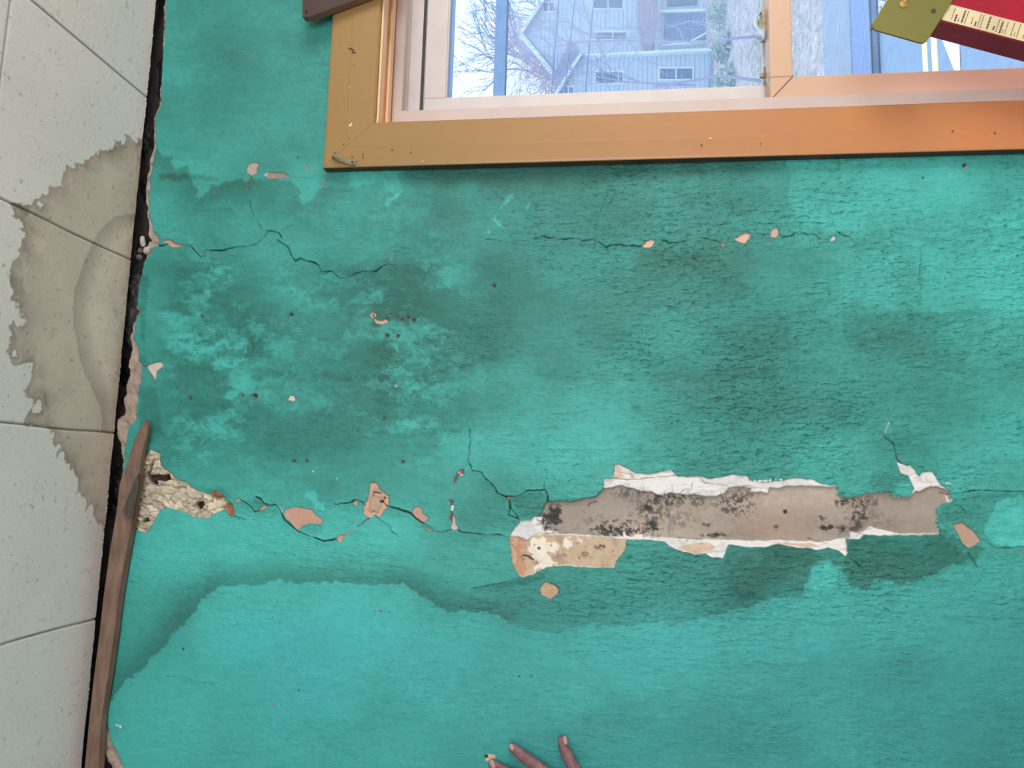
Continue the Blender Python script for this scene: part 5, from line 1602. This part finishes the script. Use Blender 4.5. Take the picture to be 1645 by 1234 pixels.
def limb(b, path, rads, seg=14, flat_=1.0, sub=6):
    """path of points, radii ; cubic interpolation ; round ends ; flat_ squeezes towards the wall normal"""
    P_ = np.array([list(p) for p in path]); n_ = len(P_)
    ts = np.linspace(0, n_ - 1, (n_ - 1) * sub + 1)
    def cr(arr, t):
        i = min(int(t), n_ - 2); f = t - i
        p0 = arr[max(i - 1, 0)]; p1 = arr[i]; p2 = arr[i + 1]; p3 = arr[min(i + 2, n_ - 1)]
        return 0.5 * ((2 * p1) + (-p0 + p2) * f + (2 * p0 - 5 * p1 + 4 * p2 - p3) * f * f + (-p0 + 3 * p1 - 3 * p2 + p3) * f ** 3)
    pts = [Vector(cr(P_, t)) for t in ts]; rr = [float(cr(np.array(rads), t)) for t in ts]
    rings = []
    def ring(c, t, r):
        ny = Vector((0, 1, 0)); s = t.cross(ny).normalized(); q = s.cross(t).normalized()
        return [c + s * (math.cos(a) * r) + q * (math.sin(a) * r * flat_) for a in [2 * math.pi * k / seg for k in range(seg)]]
    t0_ = (pts[1] - pts[0]).normalized()
    for a in (80, 62, 42, 22): rings.append(ring(pts[0] - t0_ * rr[0] * math.sin(math.radians(a)) * 0.95, t0_, rr[0] * math.cos(math.radians(a))))
    for i, c in enumerate(pts):
        t = (pts[min(i + 1, len(pts) - 1)] - pts[max(i - 1, 0)]).normalized(); rings.append(ring(c, t, rr[i]))
    t1_ = (pts[-1] - pts[-2]).normalized()
    for a in (22, 42, 62, 80): rings.append(ring(pts[-1] + t1_ * rr[-1] * math.sin(math.radians(a)) * 0.95, t1_, rr[-1] * math.cos(math.radians(a))))
    b.loft(rings)


hb = MB()
FING = {  # tip .. knuckle, in order: point (u, v, distance from wall)
    'index': [(903, 1189, .0078), (908, 1206, .0125), (921, 1232, .021), (942, 1272, .027), (962, 1315, .025)],
    'middle': [(824, 1201, .0082), (838, 1213, .0125), (866, 1234, .021), (908, 1270, .029), (940, 1318, .026)],
    'ring': [(791, 1227, .008), (806, 1237, .013), (838, 1254, .021), (885, 1282, .028), (922, 1328, .025)],
    'little': [(800, 1282, .007), (816, 1287, .011), (840, 1295, .017), (872, 1306, .023), (910, 1342, .022)]}
RAD = {'index': [.0068, .0083, .0090, .0098, .0125], 'middle': [.0070, .0085, .0094, .0102, .0125], 'ring': [.0068, .0082, .0090, .0097, .012], 'little': [.006, .007, .0078, .0086, .011]}
for k, pth in FING.items():
    limb(hb, [at(u, v, -y) for u, v, y in pth], RAD[k], 16, 0.88)
limb(hb, [at(1026, 1290, -.010), at(1020, 1312, -.018), at(1003, 1345, -.024), at(975, 1385, -.026)], [.0085, .010, .0115, .016], 16, 0.9)
limb(hb, [at(962, 1315, -.025), at(960, 1360, -.026), at(975, 1405, -.026)], [.013, .017, .020], 16, 0.75)
limb(hb, [at(930, 1320, -.026), at(945, 1365, -.026), at(968, 1410, -.026)], [.013, .017, .020], 16, 0.75)
limb(hb, [at(912, 1340, -.023), at(930, 1375, -.025), at(960, 1415, -.026)], [.012, .016, .019], 16, 0.75)
limb(hb, [at(950, 1375, -.026), at(975, 1420, -.028), at(990, 1460, -.034), at(1020, 1560, -.07), at(1060, 1700, -.14)], [.026, .027, .027, .034, .041], 20, 0.8)
hand = hb.build('hand', m_skin, person, True)
rm = hand.modifiers.new('join', 'REMESH'); rm.mode = 'VOXEL'; rm.voxel_size = 0.0011; rm.use_smooth_shade = True
sm_ = hand.modifiers.new('soften', 'SMOOTH'); sm_.factor = 0.5; sm_.iterations = 6
# nails
m_nail = mat_basic('fingernail', (176, 134, 132), 0.3, 0.05, 60)


def nail(tip, back, y_tip, y_back, w, off):
    """tip/back pixels, off shifts the nail around the finger"""
    a = at(tip[0], tip[1], -y_tip); c = at(back[0], back[1], -y_back)
    ax = (c - a).normalized(); s = ax.cross(Vector((0, -1, 0))).normalized(); up = s.cross(ax).normalized()
    if up.y > 0: up = -up
    L = (c - a).length; b = MB(); rows = []
    for i in range(7):
        t = i / 6; half = w * (1 - 0.35 * max(0, t - 0.6) / 0.4) * (0.75 if i == 0 else 1)
        row = []
        for j in range(9):
            th = (j / 8 - 0.5) * 2 * 0.85
            row.append(a + ax * (L * t) + s * (math.sin(th) * half) + up * ((math.cos(th) - 1) * half * 0.8 + 0.0006 - 0.0012 * (i == 6)))
        rows.append(row + [p - up * 0.0008 for p in reversed(row)])
    b.loft(rows)
    tag(b.build('fingernail', m_nail, person, True), 'pale fingernail')


nail((906.5, 1183), (909, 1197), 0.0142, 0.0192, 0.0042, 0)
nail((819.5, 1196), (824, 1206), 0.0148, 0.0178, 0.0046, 0)
nail((787.5, 1222), (794, 1235), 0.0145, 0.0190, 0.0052, 0)
# sleeve beyond the edge of the photo
b = MB(); limb(b, [at(1024, 1580, -.078), at(1060, 1700, -.14), at(1110, 1850, -.23)], [.046, .052, .060], 24, 0.9)
b.build('sleeve', mat_basic('grey_sleeve', (96, 98, 104), 0.9, 0.1, 50), person, True)
